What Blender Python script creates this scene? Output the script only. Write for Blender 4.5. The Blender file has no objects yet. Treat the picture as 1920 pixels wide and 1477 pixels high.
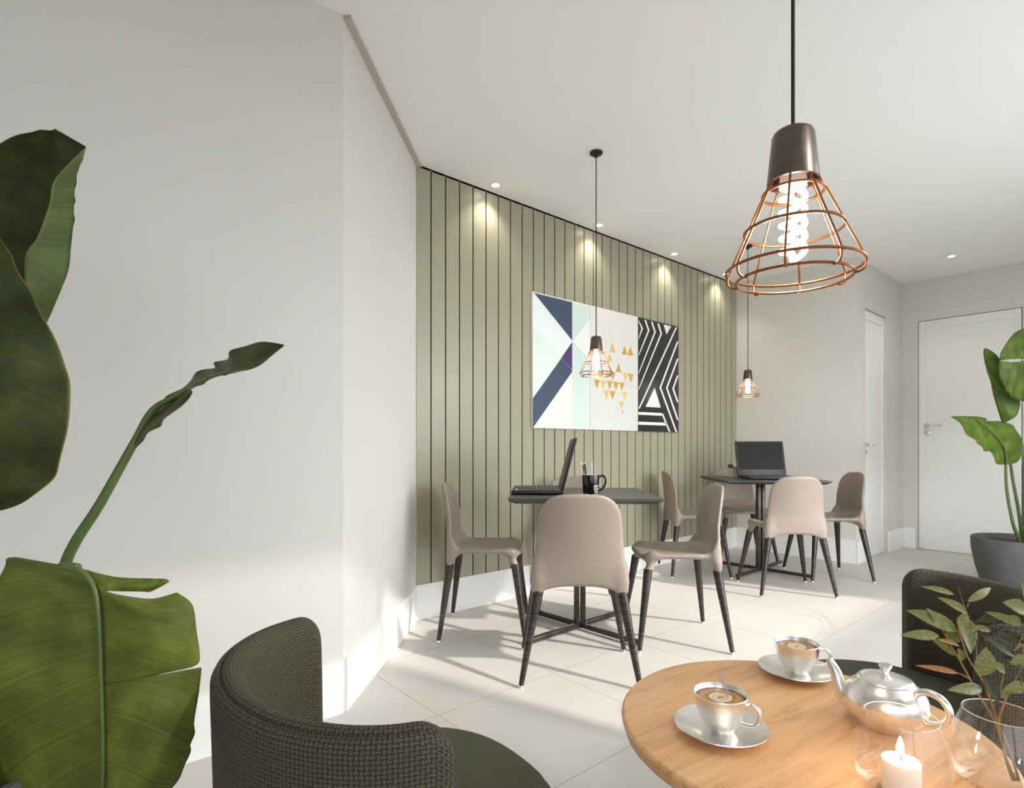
import bpy, bmesh, math, random
import numpy as np
from mathutils import Vector, Matrix

C = bpy.context.scene.collection
sc = bpy.context.scene
random.seed(4)
R = math.radians
F = 1066.7                      # focal length in pixels of the 1920 px wide frame
YAW = 49.29                     # heading of the camera, degrees from the +X axis (X runs along the green wall)
CY, SY = math.cos(R(YAW)), math.sin(R(YAW))
HOR = 838.0                     # row of the horizon
EYE = 1.0                       # eye height


def W(lat, d, z=0.0):
    """right-of-heading, ahead-of-eye, height -> world"""
    return Vector((CY * d + SY * lat, SY * d - CY * lat, z))


def PX(u, v, d):
    return W((u - 960) / F * d, d, EYE - (v - HOR) / F * d)


# ------------------------------------------------------------------ camera, light, exposure
cam_d = bpy.data.cameras.new('camera')
cam = bpy.data.objects.new('camera', cam_d)
C.objects.link(cam)
cam.location = (0, 0, EYE)
cam.rotation_euler = (R(90), 0, R(YAW - 90))
cam_d.sensor_width = 36
cam_d.lens = 36 * F / 1920
cam_d.shift_y = (HOR - 738.5) / 1920
cam_d.clip_start = 0.02
sc.camera = cam

world = bpy.data.worlds.new('world')
sc.world = world
world.use_nodes = True
bg = world.node_tree.nodes['Background']
bg.inputs['Color'].default_value = (0.92, 0.96, 1.0, 1)
# overcast street: bright band of sky over the horizon, darker paving below
_nt = world.node_tree
_tc = _nt.nodes.new('ShaderNodeTexCoord')
_sp = _nt.nodes.new('ShaderNodeSeparateXYZ')
_mr = _nt.nodes.new('ShaderNodeMapRange')
_mr.inputs['From Min'].default_value = -1
_rp = _nt.nodes.new('ShaderNodeValToRGB')
_el = _rp.color_ramp.elements
for _p, _v in ((0.38, 0.17), (0.50, 0.52), (0.56, 1.0), (0.70, 0.9)):
    _e = _el.new(_p)
    _e.color = (_v, _v, _v, 1)
_el[0].color = (0.22, 0.22, 0.22, 1)
_el[-1].color = (0.5, 0.5, 0.5, 1)
_mu = _nt.nodes.new('ShaderNodeMath')
_mu.operation = 'MULTIPLY'
_mu.inputs[1].default_value = 8.6
_nt.links.new(_tc.outputs['Generated'], _sp.inputs[0])
_nt.links.new(_sp.outputs[2], _mr.inputs['Value'])
_nt.links.new(_mr.outputs[0], _rp.inputs[0])
_nt.links.new(_rp.outputs[0], _mu.inputs[0])
_nt.links.new(_mu.outputs[0], bg.inputs['Strength'])

sun_d = bpy.data.lights.new('sun', 'SUN')
sun_d.energy = 4.0
sun_d.angle = R(2.0)
sun_d.color = (1.0, 0.95, 0.88)
sun = bpy.data.objects.new('sun', sun_d)
C.objects.link(sun)
SUN_EL = 35
_h = Vector((-0.28, 0.96, 0)).normalized() * math.cos(R(SUN_EL))
_dir = Vector((_h.x, _h.y, -math.sin(R(SUN_EL))))
sun.rotation_euler = _dir.to_track_quat('-Z', 'Y').to_euler()
sun.location = (3, -6, 6)

sc.view_settings.view_transform = 'Standard'
sc.view_settings.look = 'None'
sc.view_settings.gamma = 1
sc.view_settings.use_curve_mapping = False
sc.view_settings.exposure = 0.18
sc.cycles.use_denoising = True
sc.cycles.max_bounces = 14
sc.cycles.diffuse_bounces = 8
sc.cycles.transparent_max_bounces = 24
sc.cycles.sample_clamp_indirect = 6


# ------------------------------------------------------------------ materials
def srgb(r, g, b):
    def f(c):
        c /= 255
        return c / 12.92 if c <= 0.04045 else ((c + 0.055) / 1.055) ** 2.4
    return (f(r), f(g), f(b), 1)


def newmat(name):
    m = bpy.data.materials.new(name)
    m.use_nodes = True
    return m, m.node_tree, m.node_tree.nodes['Principled BSDF']


def N(nt, t, **kw):
    n = nt.nodes.new(t)
    for k, v in kw.items():
        if k in n.inputs:
            n.inputs[k].default_value = v
        else:
            setattr(n, k, v)
    return n


def L(nt, a, b):
    nt.links.new(a, b)


def math_node(nt, op, a, b=None):
    n = nt.nodes.new('ShaderNodeMath')
    n.operation = op
    for i, x in enumerate((a, b)):
        if x is None:
            continue
        if isinstance(x, (int, float)):
            n.inputs[i].default_value = x
        else:
            nt.links.new(x, n.inputs[i])
    return n.outputs[0]


def ramp(nt, fac, stops):
    n = nt.nodes.new('ShaderNodeValToRGB')
    el = n.color_ramp.elements
    while len(el) < len(stops):
        el.new(0.5)
    for e, (p, c) in zip(el, stops):
        e.position = p
        e.color = c
    L(nt, fac, n.inputs[0])
    return n.outputs[0]


def bump(nt, b, h, strength=0.3, dist=0.001):
    n = N(nt, 'ShaderNodeBump')
    n.inputs['Strength'].default_value = strength
    n.inputs['Distance'].default_value = dist
    L(nt, h, n.inputs['Height'])
    L(nt, n.outputs[0], b.inputs['Normal'])


def plain(name, col, rough=0.5, metal=0.0, noise=0.0, scale=30, spec=0.5, bmp=0.0):
    m, nt, b = newmat(name)
    b.inputs['Roughness'].default_value = rough
    b.inputs['Metallic'].default_value = metal
    b.inputs['Specular IOR Level'].default_value = spec
    tc = N(nt, 'ShaderNodeTexCoord')
    nz = N(nt, 'ShaderNodeTexNoise', Scale=scale, Detail=4.0)
    L(nt, tc.outputs['Object'], nz.inputs['Vector'])
    lo = tuple(c * (1 - noise) for c in col[:3]) + (1,)
    hi = tuple(min(1, c * (1 + noise)) for c in col[:3]) + (1,)
    L(nt, ramp(nt, nz.outputs['Fac'], [(0.3, lo), (0.7, hi)]), b.inputs['Base Color'])
    if bmp:
        bump(nt, b, nz.outputs['Fac'], bmp, 0.002)
    return m


def emis(name, col, s):
    m, nt, b = newmat(name)
    b.inputs['Base Color'].default_value = col
    b.inputs['Emission Color'].default_value = col
    b.inputs['Emission Strength'].default_value = s
    return m


M = {}
M['wall'] = plain('wall_paint', srgb(217, 214, 208), 0.85, noise=0.01, scale=3, spec=0.2)
M['ceiling'] = plain('ceiling_paint', srgb(246, 247, 246), 0.9, noise=0.005, scale=2, spec=0.1)
M['white'] = plain('white_lacquer', srgb(240, 240, 238), 0.45, noise=0.004, scale=4, spec=0.3)
M['crown'] = plain('beige_crown', srgb(190, 183, 172), 0.8, noise=0.01)
M['chrome'] = plain('chrome', srgb(225, 225, 225), 0.12, 1.0)
M['green'] = plain('sage_green_panel_paint', srgb(161, 158, 136), 0.34, noise=0.015, scale=6, spec=0.45)
M['groove'] = plain('panel_groove', srgb(112, 107, 88), 0.6)
M['taupe'] = plain('taupe_moulded_shell', srgb(144, 131, 120), 0.36, noise=0.02, scale=12, spec=0.45)
M['black_top'] = plain('black_laminate', srgb(62, 62, 60), 0.38, noise=0.05, scale=40)
M['black_plastic'] = plain('black_plastic', srgb(38, 38, 37), 0.42, noise=0.05, scale=60)
M['key'] = plain('keycap', srgb(22, 22, 22), 0.5)
M['screen'] = plain('dark_screen', srgb(30, 31, 31), 0.4, spec=0.15)
M['paper'] = plain('white_paper', srgb(226, 225, 220), 0.7, noise=0.01)
M['cream'] = plain('cream_card', srgb(208, 202, 186), 0.6, noise=0.02)
M['mug'] = plain('black_glaze', srgb(12, 12, 12), 0.12)
M['mug_in'] = plain('white_glaze', srgb(235, 235, 230), 0.2)
M['silver'] = plain('satin_silver', srgb(243, 240, 236), 0.27, 1.0, noise=0.03, scale=60, bmp=0.05)
M['copper'] = plain('copper_wire', srgb(150, 94, 64), 0.34, 1.0, noise=0.05)
M['cap'] = plain('gunmetal_cap', srgb(112, 100, 94), 0.3, 1.0, noise=0.08, scale=50)
M['canopy'] = plain('black_metal', srgb(58, 56, 54), 0.35, 0.8)
M['cord'] = plain('black_cord', srgb(16, 14, 13), 0.6)
M['bulb'] = emis('lit_tube', (1.0, 0.86, 0.68, 1), 7)
M['spot_glow'] = emis('lit_downlight', (1.0, 0.9, 0.76, 1), 25)
M['flame'] = emis('flame', (1.0, 0.83, 0.5, 1), 22)
M['wax'] = plain('white_wax', srgb(242, 238, 230), 0.5)
M['wax'].node_tree.nodes['Principled BSDF'].inputs['Subsurface Weight'].default_value = 0.3
M['wick'] = plain('wick', srgb(60, 45, 35), 0.8)
M['stem'] = plain('green_stem', srgb(82, 100, 50), 0.5, noise=0.15, scale=25)
M['twig'] = plain('twig_bark', srgb(142, 112, 66), 0.6, noise=0.2, scale=80)
M['pot'] = plain('charcoal_concrete', srgb(84, 83, 83), 0.75, noise=0.12, scale=9, bmp=0.1)
M['soil'] = plain('soil', srgb(58, 46, 36), 0.95, noise=0.4, scale=60, bmp=0.6)
M['dark_wood'] = plain('dark_wood', srgb(70, 52, 38), 0.5, noise=0.2)


def mat_floor():
    m, nt, b = newmat('porcelain_floor_tile')
    tc = N(nt, 'ShaderNodeTexCoord')
    mp = N(nt, 'ShaderNodeMapping')
    mp.inputs['Location'].default_value = (-1.175, -1.185, 0)
    L(nt, tc.outputs['Object'], mp.inputs['Vector'])
    br = N(nt, 'ShaderNodeTexBrick', Scale=1.0)
    br.offset = 0
    br.inputs['Brick Width'].default_value = 0.605
    br.inputs['Row Height'].default_value = 0.605
    br.inputs['Mortar Size'].default_value = 0.0022
    br.inputs['Mortar Smooth'].default_value = 0.2
    br.inputs['Bias'].default_value = 0
    L(nt, mp.outputs[0], br.inputs['Vector'])
    br.inputs['Color1'].default_value = srgb(207, 203, 197)
    br.inputs['Color2'].default_value = srgb(204, 200, 194)
    br.inputs['Mortar'].default_value = srgb(178, 170, 160)
    nz = N(nt, 'ShaderNodeTexNoise', Scale=3.0, Detail=5.0)
    L(nt, tc.outputs['Object'], nz.inputs['Vector'])
    mx = N(nt, 'ShaderNodeMixRGB', blend_type='MULTIPLY')
    mx.inputs[0].default_value = 1
    L(nt, br.outputs['Color'], mx.inputs[1])
    L(nt, ramp(nt, nz.outputs['Fac'], [(0.3, (0.94, 0.94, 0.94, 1)), (0.7, (1, 1, 1, 1))]), mx.inputs[2])
    L(nt, mx.outputs[0], b.inputs['Base Color'])
    b.inputs['Roughness'].default_value = 0.42
    b.inputs['Specular IOR Level'].default_value = 0.4
    inv = math_node(nt, 'SUBTRACT', 1.0, br.outputs['Fac'])
    bump(nt, b, inv, 0.5, 0.001)
    return m


def mat_wood():
    m, nt, b = newmat('light_oak_tabletop')
    tc = N(nt, 'ShaderNodeTexCoord')
    mp = N(nt, 'ShaderNodeMapping')
    mp.inputs['Scale'].default_value = (1.2, 13, 13)
    rt = N(nt, 'ShaderNodeMapping')
    rt.inputs['Rotation'].default_value = (0, 0, R(-33))
    L(nt, tc.outputs['Object'], rt.inputs['Vector'])
    L(nt, rt.outputs[0], mp.inputs['Vector'])
    nz = N(nt, 'ShaderNodeTexNoise', Scale=2.2, Detail=8.0, Roughness=0.62, Distortion=0.6)
    L(nt, mp.outputs[0], nz.inputs['Vector'])
    mp2 = N(nt, 'ShaderNodeMapping')
    mp2.inputs['Scale'].default_value = (8, 160, 160)
    L(nt, rt.outputs[0], mp2.inputs['Vector'])
    nz2 = N(nt, 'ShaderNodeTexNoise', Scale=2.0, Detail=4.0)
    L(nt, mp2.outputs[0], nz2.inputs['Vector'])
    s = math_node(nt, 'ADD', math_node(nt, 'MULTIPLY', nz.outputs['Fac'], 0.75),
                  math_node(nt, 'MULTIPLY', nz2.outputs['Fac'], 0.25))
    L(nt, ramp(nt, s, [(0.3, srgb(184, 131, 84)), (0.47, srgb(226, 174, 122)), (0.68, srgb(242, 197, 146))]),
      b.inputs['Base Color'])
    b.inputs['Roughness'].default_value = 0.42
    bump(nt, b, nz2.outputs['Fac'], 0.12, 0.001)
    return m


def mat_leg():
    m, nt, b = newmat('black_stained_metal')
    tc = N(nt, 'ShaderNodeTexCoord')
    mp = N(nt, 'ShaderNodeMapping')
    mp.inputs['Scale'].default_value = (12, 12, 220)
    L(nt, tc.outputs['Object'], mp.inputs['Vector'])
    nz = N(nt, 'ShaderNodeTexNoise', Scale=1.0, Detail=3.0)
    L(nt, mp.outputs[0], nz.inputs['Vector'])
    L(nt, ramp(nt, nz.outputs['Fac'], [(0.3, srgb(34, 31, 29)), (0.75, srgb(84, 78, 72))]), b.inputs['Base Color'])
    b.inputs['Roughness'].default_value = 0.3
    b.inputs['Metallic'].default_value = 0.55
    bump(nt, b, nz.outputs['Fac'], 0.3, 0.001)
    return m


def mat_weave(name, pitch, c0, c1, c2):
    m, nt, b = newmat(name)
    uv = N(nt, 'ShaderNodeUVMap')
    sp = N(nt, 'ShaderNodeSeparateXYZ')
    L(nt, uv.outputs[0], sp.inputs[0])
    nz = N(nt, 'ShaderNodeTexNoise', Scale=40.0, Detail=2.0)
    L(nt, uv.outputs[0], nz.inputs['Vector'])
    wob = math_node(nt, 'MULTIPLY', math_node(nt, 'SUBTRACT', nz.outputs['Fac'], 0.5), 0.9)
    K = math.pi / pitch
    a = math_node(nt, 'SINE', math_node(nt, 'ADD', math_node(nt, 'MULTIPLY', sp.outputs[0], K), wob))
    c = math_node(nt, 'SINE', math_node(nt, 'ADD', math_node(nt, 'MULTIPLY', sp.outputs[1], K), wob))
    ck = math_node(nt, 'GREATER_THAN', math_node(nt, 'MULTIPLY', a, c), 0.0)
    aa, cc = math_node(nt, 'ABSOLUTE', a), math_node(nt, 'ABSOLUTE', c)
    h = math_node(nt, 'ADD', math_node(nt, 'MULTIPLY', ck, aa),
                  math_node(nt, 'MULTIPLY', math_node(nt, 'SUBTRACT', 1.0, ck), cc))
    L(nt, ramp(nt, h, [(0.15, c0), (0.6, c1), (1.0, c2)]),
      b.inputs['Base Color'])
    b.inputs['Roughness'].default_value = 0.75
    bump(nt, b, h, 0.8, 0.0018)
    return m


def mat_leaf(name, dark, mid, light, edge, veins=70, rough=0.42):
    """u runs along the leaf 0..1, v across -1..1 (stored as 0..1)"""
    m, nt, b = newmat(name)
    uv = N(nt, 'ShaderNodeUVMap')
    sp = N(nt, 'ShaderNodeSeparateXYZ')
    L(nt, uv.outputs[0], sp.inputs[0])
    across = math_node(nt, 'ABSOLUTE', math_node(nt, 'SUBTRACT', math_node(nt, 'MULTIPLY', sp.outputs[1], 2.0), 1.0))
    nz = N(nt, 'ShaderNodeTexNoise', Scale=5.0, Detail=5.0)
    mp = N(nt, 'ShaderNodeMapping')
    mp.inputs['Scale'].default_value = (1.6, 0.8, 1)
    L(nt, uv.outputs[0], mp.inputs['Vector'])
    L(nt, mp.outputs[0], nz.inputs['Vector'])
    ph = math_node(nt, 'ADD', math_node(nt, 'MULTIPLY', sp.outputs[0], float(veins)),
                   math_node(nt, 'ADD', math_node(nt, 'MULTIPLY', across, -9.0 * veins / 70),
                             math_node(nt, 'MULTIPLY', nz.outputs['Fac'], 2.5)))
    nv = N(nt, 'ShaderNodeTexNoise', Scale=1.0, Detail=6.0, Roughness=0.7)
    nv.noise_dimensions = '1D'
    L(nt, ph, nv.inputs['W'])
    base = ramp(nt, nz.outputs['Fac'], [(0.3, dark), (0.52, mid), (0.75, light)])
    mx = N(nt, 'ShaderNodeMixRGB', blend_type='MULTIPLY')
    mx.inputs[0].default_value = 1.0
    L(nt, base, mx.inputs[1])
    L(nt, ramp(nt, nv.outputs['Fac'], [(0.3, (0.72, 0.76, 0.66, 1)), (0.7, (1.18, 1.15, 1.1, 1))]), mx.inputs[2])
    me = N(nt, 'ShaderNodeMixRGB')
    L(nt, ramp(nt, across, [(0.965, (0, 0, 0, 1)), (0.99, (0.9, 0.9, 0.9, 1))]), me.inputs[0])
    L(nt, mx.outputs[0], me.inputs[1])
    me.inputs[2].default_value = edge
    L(nt, me.outputs[0], b.inputs['Base Color'])
    b.inputs['Roughness'].default_value = rough
    b.inputs['Specular IOR Level'].default_value = 0.25
    bump(nt, b, nv.outputs['Fac'], 0.25, 0.003)
    return m


def mat_glass():
    m, nt, b = newmat('clear_glass')
    nt.nodes.remove(b)
    out = nt.nodes['Material Output']
    lw = N(nt, 'ShaderNodeLayerWeight', Blend=0.12)
    tr = N(nt, 'ShaderNodeBsdfTransparent')
    tr.inputs['Color'].default_value = (0.985, 0.98, 0.975, 1)
    gl = N(nt, 'ShaderNodeBsdfGlossy', Roughness=0.02)
    gl.inputs['Color'].default_value = (0.95, 0.93, 0.92, 1)
    f = ramp(nt, lw.outputs['Facing'], [(0.0, (0.04, 0.04, 0.04, 1)), (0.55, (0.13, 0.13, 0.13, 1)),
                                        (0.88, (0.45, 0.45, 0.45, 1)), (1.0, (0.85, 0.85, 0.85, 1))])
    ms = N(nt, 'ShaderNodeMixShader')
    L(nt, f, ms.inputs[0])
    L(nt, tr.outputs[0], ms.inputs[1])
    L(nt, gl.outputs[0], ms.inputs[2])
    L(nt, ms.outputs[0], out.inputs['Surface'])
    return m


def mat_dimmer():
    m, nt, b = newmat('dimming_pane')
    nt.nodes.remove(b)
    tr = N(nt, 'ShaderNodeBsdfTransparent')
    tr.inputs['Color'].default_value = (0.5, 0.5, 0.5, 1)  # grey pane made up to weaken the daylight coming through
    L(nt, tr.outputs[0], nt.nodes['Material Output'].inputs['Surface'])
    return m


def mat_coffee():
    m, nt, b = newmat('latte_foam')
    tc = N(nt, 'ShaderNodeTexCoord')
    nz = N(nt, 'ShaderNodeTexNoise', Scale=45.0, Detail=2.0)
    L(nt, tc.outputs['Object'], nz.inputs['Vector'])
    add = N(nt, 'ShaderNodeVectorMath', operation='MULTIPLY_ADD')
    L(nt, nz.outputs['Color'], add.inputs[0])
    add.inputs[1].default_value = (0.012, 0.012, 0)
    L(nt, tc.outputs['Object'], add.inputs[2])
    sub = N(nt, 'ShaderNodeVectorMath', operation='SUBTRACT')
    L(nt, add.outputs[0], sub.inputs[0])
    sub.inputs[1].default_value = (0.006, 0.006, 0)
    mul = N(nt, 'ShaderNodeVectorMath', operation='MULTIPLY')
    L(nt, sub.outputs[0], mul.inputs[0])
    mul.inputs[1].default_value = (1, 1, 0)
    ln = N(nt, 'ShaderNodeVectorMath', operation='LENGTH')
    L(nt, mul.outputs[0], ln.inputs[0])
    t = math_node(nt, 'DIVIDE', ln.outputs['Value'], 0.040)
    cr, ta, br_, dk = srgb(232, 214, 186), srgb(196, 142, 82), srgb(142, 88, 42), srgb(62, 32, 14)
    L(nt, ramp(nt, t, [(0.10, ta), (0.14, cr), (0.24, cr), (0.28, ta), (0.33, cr), (0.44, cr), (0.50, ta), (0.57, br_),
                       (0.62, ta), (0.80, ta), (0.9, br_), (0.98, dk)]), b.inputs['Base Color'])
    b.inputs['Roughness'].default_value = 0.3
    return m


def mat_steam(dens):
    m, nt, b = newmat('steam')
    nt.nodes.remove(b)
    out = nt.nodes['Material Output']
    v = N(nt, 'ShaderNodeVolumeScatter', Density=dens, Anisotropy=0.0)
    v.inputs['Color'].default_value = (1, 1, 1, 1)
    L(nt, v.outputs[0], out.inputs['Volume'])
    return m


M['floor'] = mat_floor()
M['oak'] = mat_wood()
M['leg'] = mat_leg()
M['weave'] = mat_weave('olive_basket_weave', 0.0062, srgb(32, 28, 20), srgb(61, 56, 40), srgb(82, 76, 56))
M['weave_fine'] = mat_weave('olive_seat_weave', 0.0032, srgb(58, 57, 43), srgb(80, 80, 61), srgb(98, 98, 76))
M['leaf_big'] = mat_leaf('glossy_dark_leaf', srgb(38, 46, 17), srgb(54, 63, 23), srgb(72, 80, 32), srgb(120, 100, 42), veins=110)
M['leaf_broad_lit'] = mat_leaf('broad_green_leaf_lit', srgb(74, 84, 30), srgb(92, 102, 38), srgb(114, 124, 52), srgb(126, 116, 44), veins=120, rough=0.5)  # same foliage, greens lightened for the light falling on this leaf
M['leaf_back'] = mat_leaf('pale_leaf_underside', srgb(66, 82, 38), srgb(80, 96, 46), srgb(94, 110, 56), srgb(130, 120, 60))
M['leaf_far'] = mat_leaf('fresh_green_leaf', srgb(62, 82, 30), srgb(84, 104, 38), srgb(112, 130, 48), srgb(140, 144, 62), veins=90)
M['leaf_olive'] = mat_leaf('olive_twig_leaf', srgb(106, 110, 62), srgb(128, 130, 76), srgb(152, 152, 96), srgb(160, 156, 104), veins=16, rough=0.3)
M['leaf_dark'] = mat_leaf('dark_twig_leaf', srgb(50, 52, 28), srgb(64, 64, 34), srgb(84, 80, 48), srgb(84, 78, 46), veins=16, rough=0.3)
M['leaf_rust'] = mat_leaf('rust_twig_leaf', srgb(146, 96, 56), srgb(168, 112, 62), srgb(184, 132, 80), srgb(150, 110, 70), veins=16, rough=0.35)
M['glass'] = mat_glass()
M['dimmer'] = mat_dimmer()
M['glass_rim'] = plain('glass_rim', srgb(232, 222, 216), 0.12, 0.6)
M['coffee'] = mat_coffee()
M['steam'] = mat_steam(45)
M['steam_mid'] = mat_steam(20)
M['steam_thin'] = mat_steam(6)


# ------------------------------------------------------------------ building helpers
def children(o):
    return [x for x in bpy.data.objects if x.parent == o]


def smooth(me, ang=40):
    if len(me.polygons):
        me.polygons.foreach_set('use_smooth', [True] * len(me.polygons))
        me.set_sharp_from_angle(angle=R(ang))


def obj(name, bm, mats, parent=None, ang=40, loc=None):
    me = bpy.data.meshes.new(name)
    bm.to_mesh(me)
    bm.free()
    for m in (mats if isinstance(mats, (list, tuple)) else [mats]):
        me.materials.append(m)
    smooth(me, ang)
    o = bpy.data.objects.new(name, me)
    C.objects.link(o)
    if parent is not None:
        o.parent = parent
    if loc is not None:
        o.location = loc
    return o


def tag(o, label=None, cat=None, group=None, kind=None):
    for k, v in (('label', label), ('category', cat), ('group', group), ('kind', kind)):
        if v:
            o[k] = v
    return o


def thing(name, label, cat, loc=(0, 0, 0), rz=0, group=None):
    o = bpy.data.objects.new(name, None)
    o.empty_display_size = 0.1
    C.objects.link(o)
    o.location = loc
    o.rotation_euler = (0, 0, rz)
    return tag(o, label, cat, group)


def dup(root, loc, rz, label):
    r = root.copy()
    C.objects.link(r)
    r.location = loc
    r.rotation_euler = (0, 0, rz)
    r['label'] = label
    for ch in children(root):
        c = ch.copy()
        C.objects.link(c)
        c.parent = r
        for g in children(ch):
            d = g.copy()
            C.objects.link(d)
            d.parent = c
    return r


def struct(name, bm, mats, parent=None, **kw):
    o = obj(name, bm, mats, parent, **kw)
    if parent is None:
        o['kind'] = 'structure'
    return o


def BM():
    return bmesh.new()


def add_box(bm, lo, hi, bev=0.0, mi=0, seg=2, mat=None):
    r = bmesh.ops.create_cube(bm, size=1)
    vs = r['verts']
    lo, hi = Vector(lo), Vector(hi)
    for v in vs:
        v.co = Vector([lo[i] + (v.co[i] + 0.5) * (hi[i] - lo[i]) for i in range(3)])
    fs = list({f for v in vs for f in v.link_faces})
    for f in fs:
        f.material_index = mi
    if bev:
        es = list({e for v in vs for e in v.link_edges})
        rr = bmesh.ops.bevel(bm, geom=es, offset=bev, segments=seg, profile=0.5, affect='EDGES')
        vs = list({v for f in rr['faces'] for v in f.verts} | {v for v in vs if v.is_valid})
        for f in {f for v in vs for f in v.link_faces}:
            f.material_index = mi
    if mat is not None:
        bmesh.ops.transform(bm, matrix=mat, verts=vs)
    return vs


def catmull(pts, n):
    pts = [Vector(p) for p in pts]
    out = []
    m = len(pts) - 1
    for i in range(n + 1):
        t = i / n * m
        k = min(int(t), m - 1)
        f = t - k
        p0, p1, p2, p3 = pts[max(k - 1, 0)], pts[k], pts[k + 1], pts[min(k + 2, m)]
        out.append(0.5 * ((2 * p1) + (p2 - p0) * f + (2 * p0 - 5 * p1 + 4 * p2 - p3) * f * f
                          + (3 * p1 - p0 - 3 * p2 + p3) * f ** 3))
    return out


def add_tube(bm, pts, rad, seg=10, closed=False, mi=0, flat=1.0, cap=True):
    pts = [Vector(p) for p in pts]
    n = len(pts)
    rr = rad if isinstance(rad, (list, tuple)) else [rad] * n
    if len(rr) != n:
        rr = [rr[0] + (rr[-1] - rr[0]) * i / (n - 1) for i in range(n)]
    rings = []
    nrm = None
    for i, p in enumerate(pts):
        a = pts[(i - 1) % n] if closed else pts[max(i - 1, 0)]
        b = pts[(i + 1) % n] if closed else pts[min(i + 1, n - 1)]
        t = (b - a)
        if t.length < 1e-9:
            t = Vector((0, 0, 1))
        t.normalize()
        if nrm is None:
            nrm = t.orthogonal().normalized()
        nrm = (nrm - t * nrm.dot(t))
        if nrm.length < 1e-6:
            nrm = t.orthogonal()
        nrm.normalize()
        bi = t.cross(nrm)
        rings.append([bm.verts.new(p + (nrm * math.cos(2 * math.pi * k / seg) + bi * math.sin(2 * math.pi * k / seg) * flat) * rr[i])
                      for k in range(seg)])
    for i in range(n if closed else n - 1):
        A, B = rings[i], rings[(i + 1) % n]
        for k in range(seg):
            f = bm.faces.new((A[k], A[(k + 1) % seg], B[(k + 1) % seg], B[k]))
            f.material_index = mi
    if not closed and cap:
        bm.faces.new(list(reversed(rings[0]))).material_index = mi
        bm.faces.new(rings[-1]).material_index = mi


def add_lathe(bm, prof, seg=48, mi=0, c=(0, 0, 0)):
    """profile [(r, z)...]; r=0 closes on the axis"""
    c = Vector(c)
    rings = []
    for r, z in prof:
        if r < 1e-6:
            rings.append([bm.verts.new(c + Vector((0, 0, z)))])
        else:
            rings.append([bm.verts.new(c + Vector((r * math.cos(2 * math.pi * k / seg), r * math.sin(2 * math.pi * k / seg), z)))
                          for k in range(seg)])
    for A, B in zip(rings, rings[1:]):
        for k in range(seg):
            k2 = (k + 1) % seg
            if len(A) == 1 and len(B) == 1:
                continue
            if len(A) == 1:
                f = bm.faces.new((A[0], B[k2], B[k]))
            elif len(B) == 1:
                f = bm.faces.new((A[k], A[k2], B[0]))
            else:
                f = bm.faces.new((A[k], A[k2], B[k2], B[k]))
            f.material_index = mi


def add_prism(bm, poly, z0, z1, mi=0):
    """poly: list of (x, y) counter-clockwise"""
    a = [bm.verts.new((x, y, z0)) for x, y in poly]
    b = [bm.verts.new((x, y, z1)) for x, y in poly]
    n = len(poly)
    fs = [bm.faces.new(list(reversed(a))), bm.faces.new(b)]
    for i in range(n):
        fs.append(bm.faces.new((a[i], a[(i + 1) % n], b[(i + 1) % n], b[i])))
    for f in fs:
        f.material_index = mi


def ring_pts(r, z, n=40, c=(0, 0)):
    return [Vector((c[0] + r * math.cos(2 * math.pi * k / n), c[1] + r * math.sin(2 * math.pi * k / n), z)) for k in range(n)]


def fix(bm):
    bmesh.ops.recalc_face_normals(bm, faces=bm.faces)
    return bm


# ------------------------------------------------------------------ the setting
CEIL = 2.635
XA, YA = 0.92, 2.05             # where the left wall turns
XG, YG = 1.722, 2.852           # where the diagonal meets the green wall
XE = 5.42                       # end wall beside the far table
YH = 1.77                       # hall wall with the narrow door
XD = 6.69                       # right wall with the wide door
YF = -0.45                       # street wall behind the eye
XL = -2.2
TH = 0.12

bm = BM()
add_box(bm, (XL - .3, YF - TH, -0.1), (XD + TH, YG + TH, 0))
struct('floor', bm, M['floor'])
bm = BM()
add_box(bm, (XL - .3, YF - TH, CEIL), (XD + TH, YG + TH, CEIL + 0.1))
struct('ceiling', bm, M['ceiling'])

bm = BM()
add_prism(bm, [(XL, YA), (XA, YA), (XA, YA + TH), (XL, YA + TH)], 0, CEIL)
struct('wall_left', fix(bm), M['wall'])
k = TH / math.sqrt(2)
bm = BM()
add_prism(bm, [(XA, YA), (XG, YG), (XG - k, YG + k), (XA, YA + 2 * k)], 0, CEIL)
struct('wall_diagonal', fix(bm), M['wall'])

# green tongue-and-groove wall: one board profile swept upwards
bm = BM()
nb = 36
bw = (XE - XG) / nb
g = 0.0045
prof = []
for i in range(nb):
    x0 = XG + i * bw
    prof += [(x0 + g * 0.5, YG + 0.012), (x0 + g, YG), (x0 + bw - g, YG), (x0 + bw - g * 0.5, YG + 0.012)]
z0 = 0.2
lo = [bm.verts.new((x, y, z0)) for x, y in prof]
hi = [bm.verts.new((x, y, CEIL)) for x, y in prof]
for i in range(len(prof) - 1):
    f = bm.faces.new((lo[i], lo[i + 1], hi[i + 1], hi[i]))
    f.material_index = 1 if i % 4 != 1 else 0
add_prism(bm, [(XG, YG + 0.012), (XE, YG + 0.012), (XE, YG + TH), (XG, YG + TH)], 0, CEIL, 1)
add_box(bm, (XG, YG, CEIL - 0.012), (XE, YG + 0.012, CEIL), mi=1)
fix(bm)
struct('wall_back', bm, [M['green'], M['groove']], ang=20)

bm = BM()
add_box(bm, (XE, YH + TH, 0), (XE + TH, YG + TH, CEIL))
struct('wall_end', bm, M['wall'])


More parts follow.
